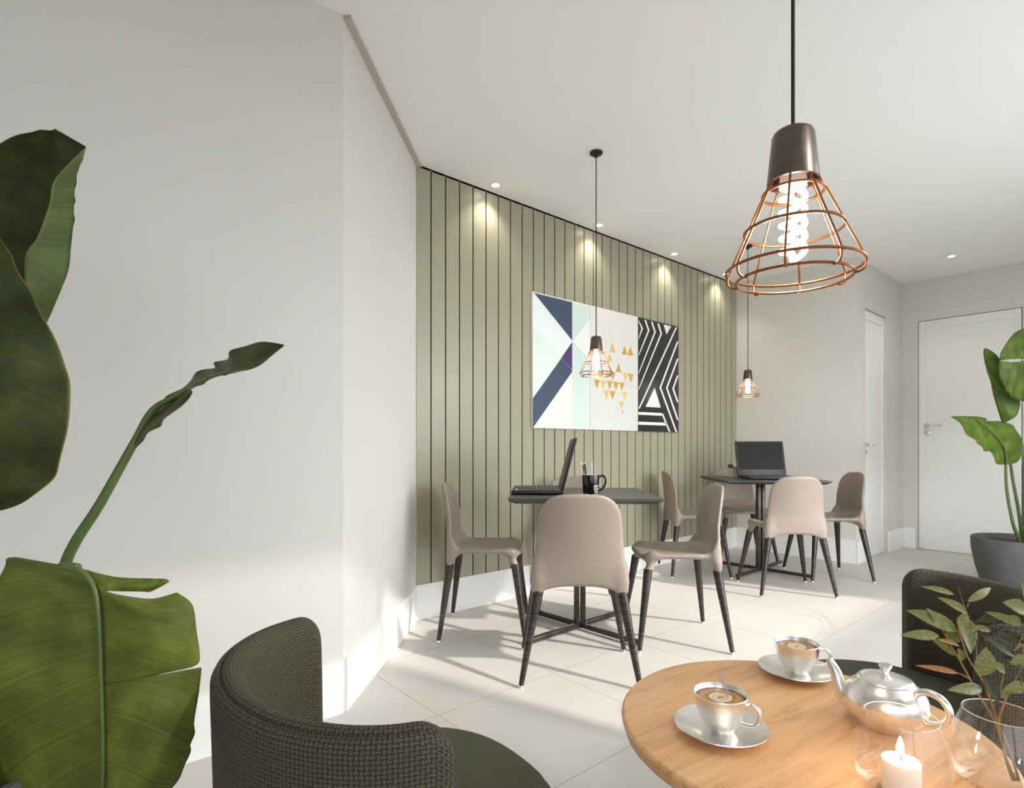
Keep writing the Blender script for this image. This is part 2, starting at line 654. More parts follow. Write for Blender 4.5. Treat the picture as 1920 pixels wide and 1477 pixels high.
def opening_wall(name, axis, a0, a1, face, out, o0, o1, oz, oz0=0.0):
    """wall slab along an axis with one opening"""
    bm = BM()
    for (p0, p1, z0, z1) in ((a0, o0, 0, CEIL), (o1, a1, 0, CEIL), (o0, o1, oz, CEIL)) + (((o0, o1, 0, oz0),) if oz0 else ()):
        if p1 - p0 < 1e-4:
            continue
        f0, f1 = sorted((face, face + out))
        if axis == 'x':
            add_box(bm, (p0, f0, z0), (p1, f1, z1))
        else:
            add_box(bm, (f0, p0, z0), (f1, p1, z1))
    return struct(name, bm, M['wall'])


opening_wall('wall_hall', 'x', XE, XD + TH, YH, TH, 5.63, 6.20, 2.228)
opening_wall('wall_right', 'y', YF - TH, YH, XD, TH, 0.868, 1.64, 2.236)

# street front: glazing from floor to a header, and unseen slabs added outside to block part of the sun
HEAD = 2.5
bm = BM()
add_box(bm, (XL - .3, YF - TH, HEAD), (4.8, YF, CEIL))
add_box(bm, (4.8, YF - TH, 0), (XD + TH, YF, CEIL))
struct('wall_front', bm, M['wall'])
bm = BM()
add_box(bm, (XL - TH, YF - TH, 0), (XL, YA + TH, CEIL))
struct('wall_side', bm, M['wall'])
xs = [XL, 0.2, 2.1, 4.8]
for i in range(3):
    x0, x1 = xs[i], xs[i + 1]
    bm = BM()
    t = 0.022
    for lo_, hi_ in (((x0, YF - .08, 0), (x1, YF - .03, t)), ((x0, YF - .08, HEAD - t), (x1, YF - .03, HEAD)),
                     ((x0, YF - .08, t), (x0 + t, YF - .03, HEAD - t)), ((x1 - t, YF - .08, t), (x1, YF - .03, HEAD - t))):
        add_box(bm, lo_, hi_)
    w = struct('window_%d' % (i + 1), bm, M['white'])
    bm = BM()
    add_box(bm, (x0 + t, YF - .058, t), (x1 - t, YF - .052, HEAD - t))
    obj('pane', bm, M['dimmer' if i < 2 else 'glass'], w)
SLOPE = math.tan(R(SUN_EL)) / 0.96
SLAB_Z = 2.95  # height of the added sun-blocking slabs
for i, (x0, x1, sill) in enumerate(((XL - 1, 0.2, 2.5), (0.2, 1.75, 1.5), (1.75, 5.2, 1.17))):
    s0, s1 = (SLAB_Z - sill) / SLOPE, (SLAB_Z + 0.1) / SLOPE
    kx = 0.28 / 0.96
    bm = BM()
    add_prism(bm, [(x0 + kx * s1, YF - s1), (x1 + kx * s1, YF - s1), (x1 + kx * s0, YF - s0), (x0 + kx * s0, YF - s0)], SLAB_Z, SLAB_Z + 0.03)
    struct('sun_block_slab_%d' % (i + 1), fix(bm), M['white'])


def skirting(name, p, q, h=0.2, t=0.016, z=0.0):
    """board on the room side (left of p->q)"""
    p, q = Vector(p), Vector(q)
    d = (q - p).normalized()
    n = Vector((-d.y, d.x))
    bm = BM()
    add_prism(bm, [tuple(p), tuple(q), tuple(q + n * t), tuple(p + n * t)], z, z + h)
    return struct(name, fix(bm), M['white'])


s2 = 1 / math.sqrt(2)
skirting('baseboard_left', (XA - 0.006, YA), (XL, YA))
e = 0.11
pq = (XG - e * s2, YG - e * s2)
skirting('baseboard_diagonal', pq, (XA, YA))
skirting('baseboard_diagonal_end', (XG - .004, YG - .004), pq, t=0.007)
skirting('baseboard_back', (XE, YG), (XG - .01, YG), t=0.006)
skirting('baseboard_end', (XE, YH - .012), (XE, YG))
skirting('baseboard_hall', (5.63, YH), (XE - .016, YH), t=0.014)
skirting('baseboard_hall_corner', (XD, YH), (6.24, YH))
skirting('baseboard_right', (XD, 1.66), (XD, YH))
skirting('baseboard_right_side', (XD, YF), (XD, 0.84))
# beige crown strip on the diagonal wall
bm = BM()
nrm = (s2, -s2)
add_prism(bm, [(XA, YA), (XG, YG), (XG + .03 * s2 + .012, YG - .03 * s2 + .012), (XA + .03 * nrm[0], YA + .03 * nrm[1] + .0)], CEIL - 0.014, CEIL)
struct('trim_1', fix(bm), M['crown'])


def handle(parent, c, along, out):
    """lever handle with rose and key rose; along, out are unit vectors"""
    along, out, c = Vector(along), Vector(out), Vector(c)
    bm = BM()
    rot = out.to_track_quat('Z', 'Y').to_matrix().to_4x4()
    for cc, r in ((c, 0.026), (c + Vector((0, 0, -0.065)), 0.024)):
        b2 = BM()
        add_lathe(b2, [(0, 0), (r, 0), (r, 0.006), (r * .8, 0.009), (0, 0.009)], 32)
        b2.transform(Matrix.Translation(cc) @ rot)
        me = bpy.data.meshes.new('t')
        b2.to_mesh(me)
        b2.free()
        bm.from_mesh(me)
        bpy.data.meshes.remove(me)
    add_tube(bm, [c, c + out * 0.03, c + out * 0.045 + along * 0.008, c + out * 0.048 + along * 0.03, c + out * 0.046 + along * 0.125], 0.009, 14)
    add_tube(bm, [c + Vector((0, 0, -0.065)) + out * .008, c + Vector((0, 0, -0.065)) + out * .013], 0.008, 16)
    return obj('door_handle', fix(bm), M['chrome'], parent)


def door(name, axis, a0, a1, plane, out, ztop, frame=0.05):
    """leaf with recessed field between mouldings; out = +1/-1 room side sign along the other axis"""
    bm = BM()

    def B(p0, p1, q0, q1, z0, z1, mi=0, bev=0.0):
        q0, q1 = sorted((plane + out * q0, plane + out * q1))
        if axis == 'x':
            add_box(bm, (p0, q0, z0), (p1, q1, z1), bev, mi)
        else:
            add_box(bm, (q0, p0, z0), (q1, p1, z1), bev, mi)
    gp = 0.006
    B(a0 - .01, a1 + .01, -0.07, -0.05, 0, ztop + .01, 1)            # rebate, black to paint the shade in the gap
    B(a0 + gp, a1 - gp, -0.04, 0, 0.003, ztop - gp)                  # leaf
    B(a0 + gp, a0 + gp + frame, 0, 0.012, 0.006, ztop - gp, 0, 0.004)
    B(a1 - gp - frame, a1 - gp, 0, 0.012, 0.006, ztop - gp, 0, 0.004)
    B(a0 + gp + frame, a1 - gp - frame, 0, 0.012, ztop - gp - frame - .03, ztop - gp, 0, 0.004)
    w = struct(name, bm, [M['white'], M['cord']])
    return w


d1 = door('door_1', 'x', 5.63, 6.20, YH + 0.03, -1, 2.228)
handle(d1, (5.69, YH + 0.018, 1.02), (1, 0, 0), (0, -1, 0))
d2 = door('door_2', 'y', 0.868, 1.64, XD + 0.008, -1, 2.236)
handle(d2, (XD - 0.004, 1.565, 1.205), (0, -1, 0), (-1, 0, 0))


# ------------------------------------------------------------------ ceiling downlights
def downlight(x, y, label, power=8.0):
    t = thing('ceiling_downlight', label, 'ceiling light', (x, y, CEIL), 0, 'recessed ceiling downlights')
    bm = BM()
    add_lathe(bm, [(0.024, 0), (0.040, 0), (0.040, -0.004), (0.036, -0.006), (0.024, -0.004), (0.024, 0)], 36)
    obj('trim_ring', fix(bm), M['white'], t)
    bm = BM()
    add_lathe(bm, [(0, -0.002), (0.024, -0.002), (0.024, -0.0005), (0, -0.0005)], 24)
    obj('lens', fix(bm), M['spot_glow'], t)
    ld = bpy.data.lights.new('downlight_lamp', 'SPOT')
    ld.energy = power
    ld.color = (1, 0.92, 0.8)
    ld.spot_size = R(112)
    ld.spot_blend = 0.9
    ld.shadow_soft_size = 0.02
    lo_ = bpy.data.objects.new('downlight_lamp', ld)
    C.objects.link(lo_)
    lo_.parent = t
    lo_.location = (0, 0, -0.02)
    lo_.rotation_euler = (R(4), 0, 0)
    return t


downlight(2.236, 2.755, 'recessed white downlight over the panelled wall nearest the diagonal corner')
downlight(3.22, 2.755, 'recessed white downlight over the panelled wall just right of the pendant cord')
downlight(4.18, 2.755, 'recessed white downlight over the panelled wall above the striped picture side')
downlight(5.03, 2.755, 'recessed white downlight over the panelled wall beside the near copper shade')
downlight(6.03, 1.24, 'recessed white downlight alone in the hall ceiling before the white door')


# ------------------------------------------------------------------ moulded chairs (implicit surface -> mesh)
def surface_nets(f, lo, hi, h):
    n = [int(math.ceil((hi[i] - lo[i]) / h)) + 1 for i in range(3)]
    ax = [lo[i] + h * np.arange(n[i]) for i in range(3)]
    X, Y, Z = np.meshgrid(*ax, indexing='ij')
    D = f(X, Y, Z)
    S = D < 0
    corners = [(i, j, k) for i in (0, 1) for j in (0, 1) for k in (0, 1)]
    sl = lambda c: tuple(slice(c[i], n[i] - 1 + c[i]) for i in range(3))
    cnt = sum(S[sl(c)].astype(int) for c in corners)
    act = (cnt > 0) & (cnt < 8)
    acc = np.zeros(act.shape + (3,))
    num = np.zeros(act.shape)
    for a in corners:
        for i in range(3):
            if a[i] == 0:
                b = list(a)
                b[i] = 1
                da, db = D[sl(a)], D[sl(b)]
                cr = (da < 0) != (db < 0)
                t = np.where(cr, da / np.where(cr, da - db, 1), 0)
                for q in range(3):
                    acc[..., q] += np.where(cr, a[q] + (t if q == i else 0), 0)
                num += cr
    idx = -np.ones(act.shape, int)
    ii = np.argwhere(act)
    idx[act] = np.arange(len(ii))
    V = np.array(lo) + h * (ii + acc[act] / num[act][:, None])
    faces = []
    for i in range(3):
        j, k = (i + 1) % 3, (i + 2) % 3
        s0 = [slice(None)] * 3
        s1 = [slice(None)] * 3
        s0[i] = slice(0, n[i] - 1)
        s1[i] = slice(1, n[i])
        A, B = S[tuple(s0)], S[tuple(s1)]
        for p in np.argwhere(A != B):
            if p[j] < 1 or p[k] < 1 or p[j] >= n[j] - 1 or p[k] >= n[k] - 1:
                continue
            q = []
            for dj, dk in ((0, 0), (1, 0), (1, 1), (0, 1)):
                c = p.copy()
                c[j] -= dj
                c[k] -= dk
                q.append(idx[tuple(c)])
            if min(q) < 0:
                continue
            faces.append(q if not A[tuple(p)] else q[::-1])
    return V, faces


def smin(a, b, k):
    h = np.clip(0.5 + 0.5 * (b - a) / k, 0, 1)
    return b * (1 - h) + a * h - k * h * (1 - h)


def smax(a, b, k):
    return -smin(-a, -b, k)


def chair_sdf(x, y, z):
    ax = np.abs(x)
    # seat pan
    zc = 0.452 + 0.35 * ax ** 2 - 0.006 - 1.4 * np.maximum(0, y - 0.12) ** 2
    qx, qy = ax - 0.205 + 0.09, np.abs(y - 0.018) - 0.185 + 0.09
    plan = np.hypot(np.maximum(qx, 0), np.maximum(qy, 0)) + np.minimum(np.maximum(qx, qy), 0) - 0.09
    seat = smax(plan, np.abs(z - zc) - 0.014, 0.022)
    # back skin with arch between the rear legs
    yc = -0.185 - 0.05 * np.clip((z - 0.40) / 0.41, 0, 1.2) + (0.2 + 0.95 * np.clip((z - 0.40) / 0.22, 0, 1)) * ax ** 2
    w = 0.204 - 0.085 * np.clip(z - 0.39, 0, 1)
    b2 = smax(ax - w, z - 0.808, 0.12)
    arch = 0.384 + 0.045 * np.clip(1 - (ax / 0.165) ** 3, 0, 1)
    back = smax(smax(b2, np.abs(y - yc) - 0.011, 0.014), arch - z, 0.012)
    d = smin(seat, back, 0.075)
    d = smax(d, yc - 0.0118 - y, 0.008)
    for (px, py, pz, r0, qx_, qy_) in ((0.160, 0.140, 0.455, 0.016, 0.178, 0.168), (0.170, -0.162, 0.50, 0.006, 0.178, -0.172)):
        a = np.array((px, py, pz))
        b = np.array((qx_, qy_, 0.37))
        ba = b - a
        t = np.clip(((ax - a[0]) * ba[0] + (y - a[1]) * ba[1] + (z - a[2]) * ba[2]) / (ba @ ba), 0, 1)
        dd = np.sqrt((ax - a[0] - t * ba[0]) ** 2 + (y - a[1] - t * ba[1]) ** 2 + (z - a[2] - t * ba[2]) ** 2) - (r0 + (0.0245 - r0) * t)
        d = smin(d, dd, 0.042 * np.clip((z - 0.385) / 0.05, 0.3, 1))
    return smax(d, 0.386 - z, 0.004)


CV, CF = surface_nets(chair_sdf, (-0.27, -0.31, 0.35), (0.27, 0.26, 0.84), 0.0075)
chair_grp = 'moulded cafe chairs around the two square tables'
SET = R(YAW - 90 - 2.5)         # the furniture stands nearly square to the heading


def make_chair(loc, rz, label):
    t = thing('cafe_chair', label, 'chair', loc, rz, chair_grp)
    me = bpy.data.meshes.new('seat_shell')
    me.from_pydata([tuple(v) for v in CV], [], [tuple(int(i) for i in f) for f in CF])
    bm = BM()
    bm.from_mesh(me)
    bpy.data.meshes.remove(me)
    for _ in range(3):
        bmesh.ops.smooth_vert(bm, verts=bm.verts, factor=0.4, use_axis_x=True, use_axis_y=True, use_axis_z=True)
    obj('seat_shell', fix(bm), M['taupe'], t, ang=80)
    for sx in (-1, 1):
        for top, foot in (((0.177, 0.167, 0.392), (0.245, 0.222, 0.012)), ((0.177, -0.171, 0.392), (0.245, -0.222, 0.012))):
            a, b = Vector((sx * top[0], top[1], top[2])), Vector((sx * foot[0], foot[1], foot[2]))
            bm = BM()
            pts = [a.lerp(b, i / 14) for i in range(15)]
            add_tube(bm, pts, [0.0225 - 0.0115 * i / 14 for i in range(15)], 16)
            lg = obj('leg', fix(bm), M['leg'], t)
            bm = BM()
            add_lathe(bm, [(0, 0), (0.0095, 0), (0.0095, 0.006), (0.007, 0.013), (0, 0.013)], 16, c=(b.x, b.y, 0))
            obj('glide', fix(bm), M['chrome'], lg)
    return t


T1 = (0.372, 3.13)
T2 = (2.0, 4.58)


def at_table(T, a, b):
    """offset in the furniture's own axes from a table centre -> (lat, d)"""
    c, s = math.cos(R(2.5)), math.sin(R(2.5))
    return T[0] + c * a + s * b, T[1] - s * a + c * b


chair0 = None
for T, da, db, turn, lab in (
        (T1, -0.055, -0.56, 0, 'taupe moulded chair with its back to the viewer at the nearer square table'),
        (T1, -0.515, -0.01, -90, 'taupe moulded chair in profile by the diagonal corner, left of the nearer square table'),
        (T1, 0.485, -0.11, 90, 'taupe moulded chair in profile on the right side of the nearer square table'),
        (T1, 0.015, 0.49, 180, 'taupe moulded chair behind the nearer square table, mostly hidden by laptop and mug'),
        (T2, -0.06, -0.585, 0, 'taupe moulded chair with its back to the viewer at the far square table'),
        (T2, -0.545, -0.03, -90, 'taupe moulded chair against the panelling, left of the far square table'),
        (T2, 0.46, -0.12, 90, 'taupe moulded chair right of the far square table, before the grey wall'),
        (T2, -0.0, 0.47, 180, 'taupe moulded chair behind the far square table, seat seen past its column')):
    la, dd = at_table(T, da, db)
    loc, rz = W(la, dd, 0), SET + R(turn)
    if chair0 is None:
        chair0 = make_chair(loc, rz, lab)
    else:
        dup(chair0, loc, rz, lab)


# ------------------------------------------------------------------ square tables
def make_table(T, label):
    t = thing('square_table', label, 'table', W(T[0], T[1], 0), SET, 'square black cafe tables')
    bm = BM()
    a, b = 0.375, 0.345
    v = []
    for s, z in ((b, 0.722), (a, 0.738), (a, 0.75)):
        v.append([bm.verts.new((s * x, s * y, z)) for x, y in ((-1, -1), (1, -1), (1, 1), (-1, 1))])
    bm.faces.new(list(reversed(v[0])))
    bm.faces.new(v[2])
    for p, q in zip(v, v[1:]):
        for i in range(4):
            bm.faces.new((p[i], p[(i + 1) % 4], q[(i + 1) % 4], q[i]))
    obj('tabletop', fix(bm), M['black_top'], t, ang=10)
    bm = BM()
    for sx in (-1, 1):
        add_box(bm, (sx * 0.017 - 0.014, -0.024, 0.03), (sx * 0.017 + 0.014, 0.024, 0.722), 0.003)
    obj('column', bm, M['leg'], t)
    for k_ in range(4):
        an = R(45 + 90 * k_)
        bm = BM()
        m = Matrix.Rotation(an, 4, 'Z')
        add_box(bm, (0.0, -0.013, 0.012), (0.40, 0.013, 0.036), 0.003, mat=m)
        bar = obj('base_arm', bm, M['leg'], t)
        bm = BM()
        p = m @ Vector((0.385, 0, 0))
        add_lathe(bm, [(0, 0), (0.012, 0), (0.012, 0.012), (0, 0.012)], 16, c=p)
        obj('glide', fix(bm), M['chrome'], bar)
    return t


tb = make_table(T1, 'black square cafe table nearer the viewer, carrying laptop and mug')
dup(tb, W(T2[0], T2[1], 0), SET, 'black square cafe table farther back, near the grey end wall')


# ------------------------------------------------------------------ laptops
def make_laptop(loc, rz, lean, label):
    """user sits on the -y side, hinge on +y"""
    t = thing('laptop', label, 'laptop', loc, rz, 'open black laptops')
    w, dp = 0.195, 0.27
    bm = BM()
    add_box(bm, (-w, 0, 0.004), (w, dp, 0.024), 0.006)
    for sx in (-1, 1):
        add_box(bm, (sx * 0.16 - 0.012, 0.02, 0), (sx * 0.16 + 0.012, 0.032, 0.006))
        add_box(bm, (sx * 0.16 - 0.012, dp - .04, 0), (sx * 0.16 + 0.012, dp - .028, 0.006))
    obj('base', bm, M['black_plastic'], t)
    bm = BM()
    for r in range(6):
        for c in range(15):
            x = -0.165 + c * 0.0222
            y = 0.125 + r * 0.0192
            add_box(bm, (x, y, 0.024), (x + 0.018, y + 0.0155, 0.0265))
    kb = obj('keyboard', bm, M['key'], t)
    bm = BM()
    for r in range(6):
        for c in range(15):
            x = -0.165 + c * 0.0222 + .005
            y = 0.125 + r * 0.0192 + .005
            add_box(bm, (x, y, 0.0264), (x + 0.005, y + 0.006, 0.0268))
    obj('key_legend', bm, M['paper'], kb)
    bm = BM()
    add_box(bm, (-0.05, 0.02, 0.0238), (0.05, 0.095, 0.0246))
    obj('touchpad', bm, M['key'], t)
    bm = BM()
    for x in (0.1, 0.14):
        add_box(bm, (x, 0.018, 0.0238), (x + 0.025, 0.034, 0.0246))
    obj('sticker', bm, M['paper'], t)
    m = Matrix.Translation((0, dp - 0.004, 0.022)) @ Matrix.Rotation(-R(lean), 4, 'X')
    bm = BM()
    add_box(bm, (-w, -0.008, 0.0), (w, 0.006, 0.285), 0.005, mat=m)
    lid = obj('lid', bm, M['black_plastic'], t)
    bm = BM()
    add_box(bm, (-w + 0.016, -0.0092, 0.045), (w - 0.016, -0.0075, 0.27), mat=m)
    obj('screen', bm, M['screen'], lid)
    return t


lp = make_laptop(W(0.005, 3.17, 0.75), SET - R(90), 15, 'open black laptop in profile on the nearer square table beside the mug')
dup(lp, W(2.02, 4.36, 0.75), SET, 'open black laptop with dark screen facing the viewer on the far square table')

# cream box behind the far laptop
t = thing('napkin_box', 'small cream box holding folded white paper behind the far laptop', 'box', W(1.89, 4.80, 0.75), SET)
bm = BM()
for lo_, hi_ in (((-.05, -.05, 0), (.05, .05, .004)), ((-.05, -.05, .004), (.05, -.046, .075)), ((-.05, .046, .004), (.05, .05, .075)),
                 ((-.05, -.046, .004), (-.046, .046, .075)), ((.046, -.046, .004), (.05, .046, .075))):
    add_box(bm, lo_, hi_)
obj('body', bm, M['cream'], t)
bm = BM()
add_box(bm, (-.05, -.052, .075), (.05, -.044, .079))
add_box(bm, (-.052, -.05, .075), (-.044, .05, .105))
obj('dark_edge', bm, M['black_plastic'], t)
bm = BM()
for i in range(5):
    x = -0.03 + i * 0.015
    add_box(bm, (x, -0.04, 0.005), (x + 0.009, 0.035, 0.088 + 0.012 * (i % 3)), 0.002)
obj('paper', bm, M['paper'], t)

# ------------------------------------------------------------------ mug and pens
MUG = W(0.398, 2.872, 0.75)
fd = R(YAW - 90)                # local axes: x to the right of the heading, y ahead
t = thing('mug', 'black mug with white lettering holding pens on the nearer square table', 'mug', MUG, fd)
bm = BM()
add_lathe(bm, [(0, 0), (0.036, 0), (0.039, 0.004), (0.0435, 0.108), (0.0425, 0.1105)], 48)
b_ = obj('body', fix(bm), M['mug'], t)
bm = BM()
add_lathe(bm, [(0.0426, 0.1105), (0.0405, 0.1085), (0.037, 0.01), (0, 0.008)], 48)
obj('inner_glaze', bm, M['mug_in'], t)
bm = BM()
hp = catmull([(0.040, 0, 0.100), (0.060, 0, 0.106), (0.074, 0, 0.088), (0.070, 0, 0.058), (0.054, 0, 0.036), (0.040, 0, 0.030)], 24)
add_tube(bm, hp, 0.0055, 12)
obj('handle', fix(bm), M['mug'], t)


def wrapped_text(parent, rows, rad, ang0):
    bm = BM()
    for txt, zc, height, width in rows:
        cu = bpy.data.curves.new('lettering', 'FONT')
        cu.body = txt
        cu.offset = 0.035
        cu.align_x = 'CENTER'
        cu.resolution_u = 3
        to = bpy.data.objects.new('lettering_src', cu)
        C.objects.link(to)
        dg = bpy.context.evaluated_depsgraph_get()
        me = bpy.data.meshes.new_from_object(to.evaluated_get(dg))
        xs = [v.co.x for v in me.vertices]
        ys = [v.co.y for v in me.vertices]
        sx, sy = width / (max(xs) - min(xs)), height / (max(ys) - min(ys))
        cx, cy = (max(xs) + min(xs)) / 2, (max(ys) + min(ys)) / 2
        for v in me.vertices:
            X, Z = (v.co.x - cx) * sx, (v.co.y - cy) * sy
            an = ang0 + X / rad
            z = zc + Z
            r = 0.039 + (z - 0.004) / 0.104 * 0.0045 + 0.0004
            v.co = (r * math.cos(an), r * math.sin(an), z)
        bm.from_mesh(me)
        bpy.data.meshes.remove(me)
        bpy.data.objects.remove(to)
        bpy.data.curves.remove(cu)
    return obj('lettering', bm, M['paper'], parent)


wrapped_text(b_, [('KEEP', 0.0545, 0.0105, 0.031), ('CALM', 0.0420, 0.0095, 0.030), ('AND USE', 0.0320, 0.006, 0.026),
                  ('THE', 0.0235, 0.008, 0.022), ('FORCE', 0.0110, 0.010, 0.033)], 0.041, R(-56))

for (bx, by, tx, ty, ht, mat, lab) in (
        (-0.022, 0.000, -0.052, 0.00, 0.178, 'paper', 'white pencil leaning leftmost in the black mug'),
        (-0.020, 0.010, -0.043, 0.012, 0.174, 'black_plastic', 'black pencil second from left in the black mug'),
        (-0.015, -0.006, -0.033, -0.01, 0.178, 'leg', 'dark grey pencil with pale tip in the black mug'),
        (0.005, 0.012, 0.008, 0.016, 0.176, 'mug_in', 'white pen standing upright, rightmost in the black mug')):
    p = thing('pencil', lab, 'pencil', MUG + Vector((0, 0, 0.011)), fd, 'pencils in the black mug')
    a, b = Vector((bx, by, 0.002)), Vector((tx, ty, ht - 0.011))
    bm = BM()
    add_tube(bm, [a, a.lerp(b, 0.92)], 0.0034, 6)
    obj('shaft', fix(bm), M[mat], p)
    bm = BM()
    add_tube(bm, [a.lerp(b, 0.92), a.lerp(b, 0.985), b], [0.0034, 0.0012, 0.0004], 6)
    obj('tip', fix(bm), M['mug_in'], p)

# ------------------------------------------------------------------ pictures on the green wall
ART0, ARTW, ZB, ZT = 2.622, 0.583, 1.130, 2.056
YP = YG - 0.022


def zoom_to_wall(zx, zy):
    """(traced once from the photograph) picture-plane coordinates in metres"""
    u, v = 980 + zx * 310 / 1579, 530 + zy * 290 / 1477
    a = (u - 960) / F
    d = YP / (SY - CY * a)
    return (CY + SY * a) * d, EYE - (v - HOR) / F * d


def picture(i, label, base, shapes, depth=0.02):
    x0 = ART0 + i * ARTW
    w, h = ARTW - 0.003, ZT - ZB
    mats = [M['paper'] if base is None else base]
    bm = BM()
    add_box(bm, (0, -depth, 0), (w, -0.001, h), 0.0015)
    for k_, (nme, col, polys, lift) in enumerate(shapes):
        mats.append(plain('ink_' + nme, col, 0.5))
        new = []
        for poly in polys:
            vs = []
            for (zx, zy) in poly:
                X, Z = zoom_to_wall(zx, zy)
                vs.append(bm.verts.new((min(max(X - x0, 0.001), w - 0.001), -depth - lift, min(max(Z - ZB, 0.001), h - 0.001))))
            f = bm.faces.new(vs)
            f.material_index = k_ + 1
            f.normal_update()
            if f.normal.y > 0:
                f.normal_flip()
    o = obj('wall_picture', bm, mats, None, loc=(x0, YG, ZB))
    return tag(o, label, 'picture', 'abstract pictures on the panelled wall')


def strip(pts, w):
    out = []
    for (x0, y0), (x1, y1) in zip(pts, pts[1:]):
        # horizontal half-width keeps neighbouring legs of a chevron joined
        if abs(y1 - y0) > abs(x1 - x0):
            out.append([(x0 - w, y0), (x0 + w, y0), (x1 + w, y1), (x1 - w, y1)])
        else:
            out.append([(x0, y0 - w), (x0, y0 + w), (x1, y1 + w), (x1, y1 - w)])
    return out


picture(0, 'left picture of navy, mint and peach triangles on the panelled wall', None, [
    ('ice_field', srgb(236, 243, 243), [[(95, 95), (475, 555), (98, 1100)]], 0.0004),
    ('mint_corner', srgb(226, 241, 233), [[(97, 410), (372, 715), (98, 1100)]], 0.0006),
    ('navy_triangle', srgb(60, 75, 98), [[(112, 97), (474, 185), (474, 550)]], 0.0008),
    ('navy_band', srgb(62, 78, 100), [[(372, 718), (474, 832), (474, 850), (98, 1387), (98, 1102)]], 0.0008),
    ('purple_triangle', srgb(78, 52, 112), [[(474, 567), (474, 830), (372, 716)]], 0.0010),
    ('peach_triangle', srgb(243, 236, 228), [[(474, 853), (474, 1402), (105, 1390)]], 0.0008),
    ('mint_stripe', srgb(212, 231, 223), [[(482, 190), (641, 230), (641, 1406), (482, 1402)]], 0.0004),
    ('pale_facet', srgb(240, 243, 241), [[(482, 558), (641, 345), (641, 740)]], 0.0008),
])
gold_l, gold_d = srgb(222, 196, 112), srgb(203, 164, 72)
up_d = [[(975, 600), (1000, 688), (948, 684)], [(1030, 607), (1056, 695), (1003, 690)], [(918, 768), (945, 856), (890, 850)]]
up_l = [[(858, 570), (888, 668), (832, 662)], [(832, 668), (858, 754), (808, 748)]]
dn_d = [[(680, 922), (738, 928), (710, 1015)], [(805, 935), (860, 940), (832, 1025)], [(925, 950), (975, 957), (948, 1035)],
        [(832, 1032), (888, 1036), (858, 1120)], [(1008, 868), (1060, 873), (1034, 960)], [(945, 1220), (962, 1222), (955, 1250)],
        [(720, 832), (785, 838), (740, 905)], [(835, 852), (890, 857), (862, 935)], [(865, 942), (922, 950), (890, 1030)]]
dn_l = [[(742, 930), (800, 935), (770, 1020)], [(775, 1025), (830, 1030), (802, 1115)], [(950, 1043), (1000, 1047), (975, 1125)],
        [(918, 1130), (970, 1133), (948, 1210)], [(958, 860), (1005, 865), (980, 945)], [(790, 840), (832, 848), (805, 920)]]
lines = []


def tri_lines(apex, n, dx, dy, up=True):
    for r in range(n):
        for c in range(r + 1):
            ax_, ay_ = apex[0] + (c - r / 2) * dx, apex[1] + (r * dy if up else -r * dy)
            p = [(ax_, ay_), (ax_ - dx / 2, ay_ + (dy if up else -dy)), (ax_ + dx / 2, ay_ + (dy if up else -dy) + dx * 0.1)]
            for a_, b_2 in zip(p, p[1:] + p[:1]):
                dxx, dyy = b_2[0] - a_[0], b_2[1] - a_[1]
                l_ = math.hypot(dxx, dyy)
                nx, ny = -dyy / l_ * 0.9, dxx / l_ * 0.9
                lines.append([(a_[0] + nx, a_[1] + ny), (b_2[0] + nx, b_2[1] + ny), (b_2[0] - nx, b_2[1] - ny), (a_[0] - nx, a_[1] - ny)])


tri_lines((826, 300), 3, 58, 86)
tri_lines((960, 500), 1, 58, 86)
tri_lines((1022, 505), 1, 58, 86)
tri_lines((885, 1400), 3, 62, 92, False)
tri_lines((705, 1200), 1, 60, 88, False)
tri_lines((770, 1205), 1, 60, 88, False)
tri_lines((684, 330), 1, 40, 80, False)
tri_lines((1020, 1130), 2, 56, 86, False)
tri_lines((1010, 700), 2, 56, 86)
picture(1, 'middle picture of gold triangles on white on the panelled wall', None, [
    ('outline', srgb(214, 211, 205), lines, 0.0004),
    ('pale_gold_triangles', gold_l, up_l + dn_l, 0.0006),
    ('gold_triangles', gold_d, up_d + dn_d, 0.0008),
])
stripes = []
for pts in ([(1104, 360), (1143, 436), (1104, 535)], [(1172, 355), (1205, 455), (1107, 690)], [(1234, 371), (1266, 470), (1107, 860)],
            [(1296, 388), (1325, 485), (1107, 1015)], [(1470, 425), (1112, 1200)],
            [(1482, 560), (1316, 1000), (1470, 1425)], [(1483, 725), (1378, 1003), (1483, 1310)], [(1483, 885), (1438, 1010), (1483, 1140)],
            [(1335, 1250), (1406, 1425)]):
    stripes += strip(pts, 8)
stripes += strip([(1104, 1246), (1337, 1257)], 13) + strip([(1104, 1340), (1378, 1350)], 14)
picture(2, 'right picture of black and white zigzag stripes on the panelled wall', M['black_plastic'], [
    ('white_stripes', srgb(236, 236, 236), stripes, 0.0004),
    ('white_triangles', srgb(230, 232, 235), [[(1347, 397), (1420, 416), (1375, 495)], [(1262, 1000), (1320, 1192), (1175, 1184)]], 0.0006),
])


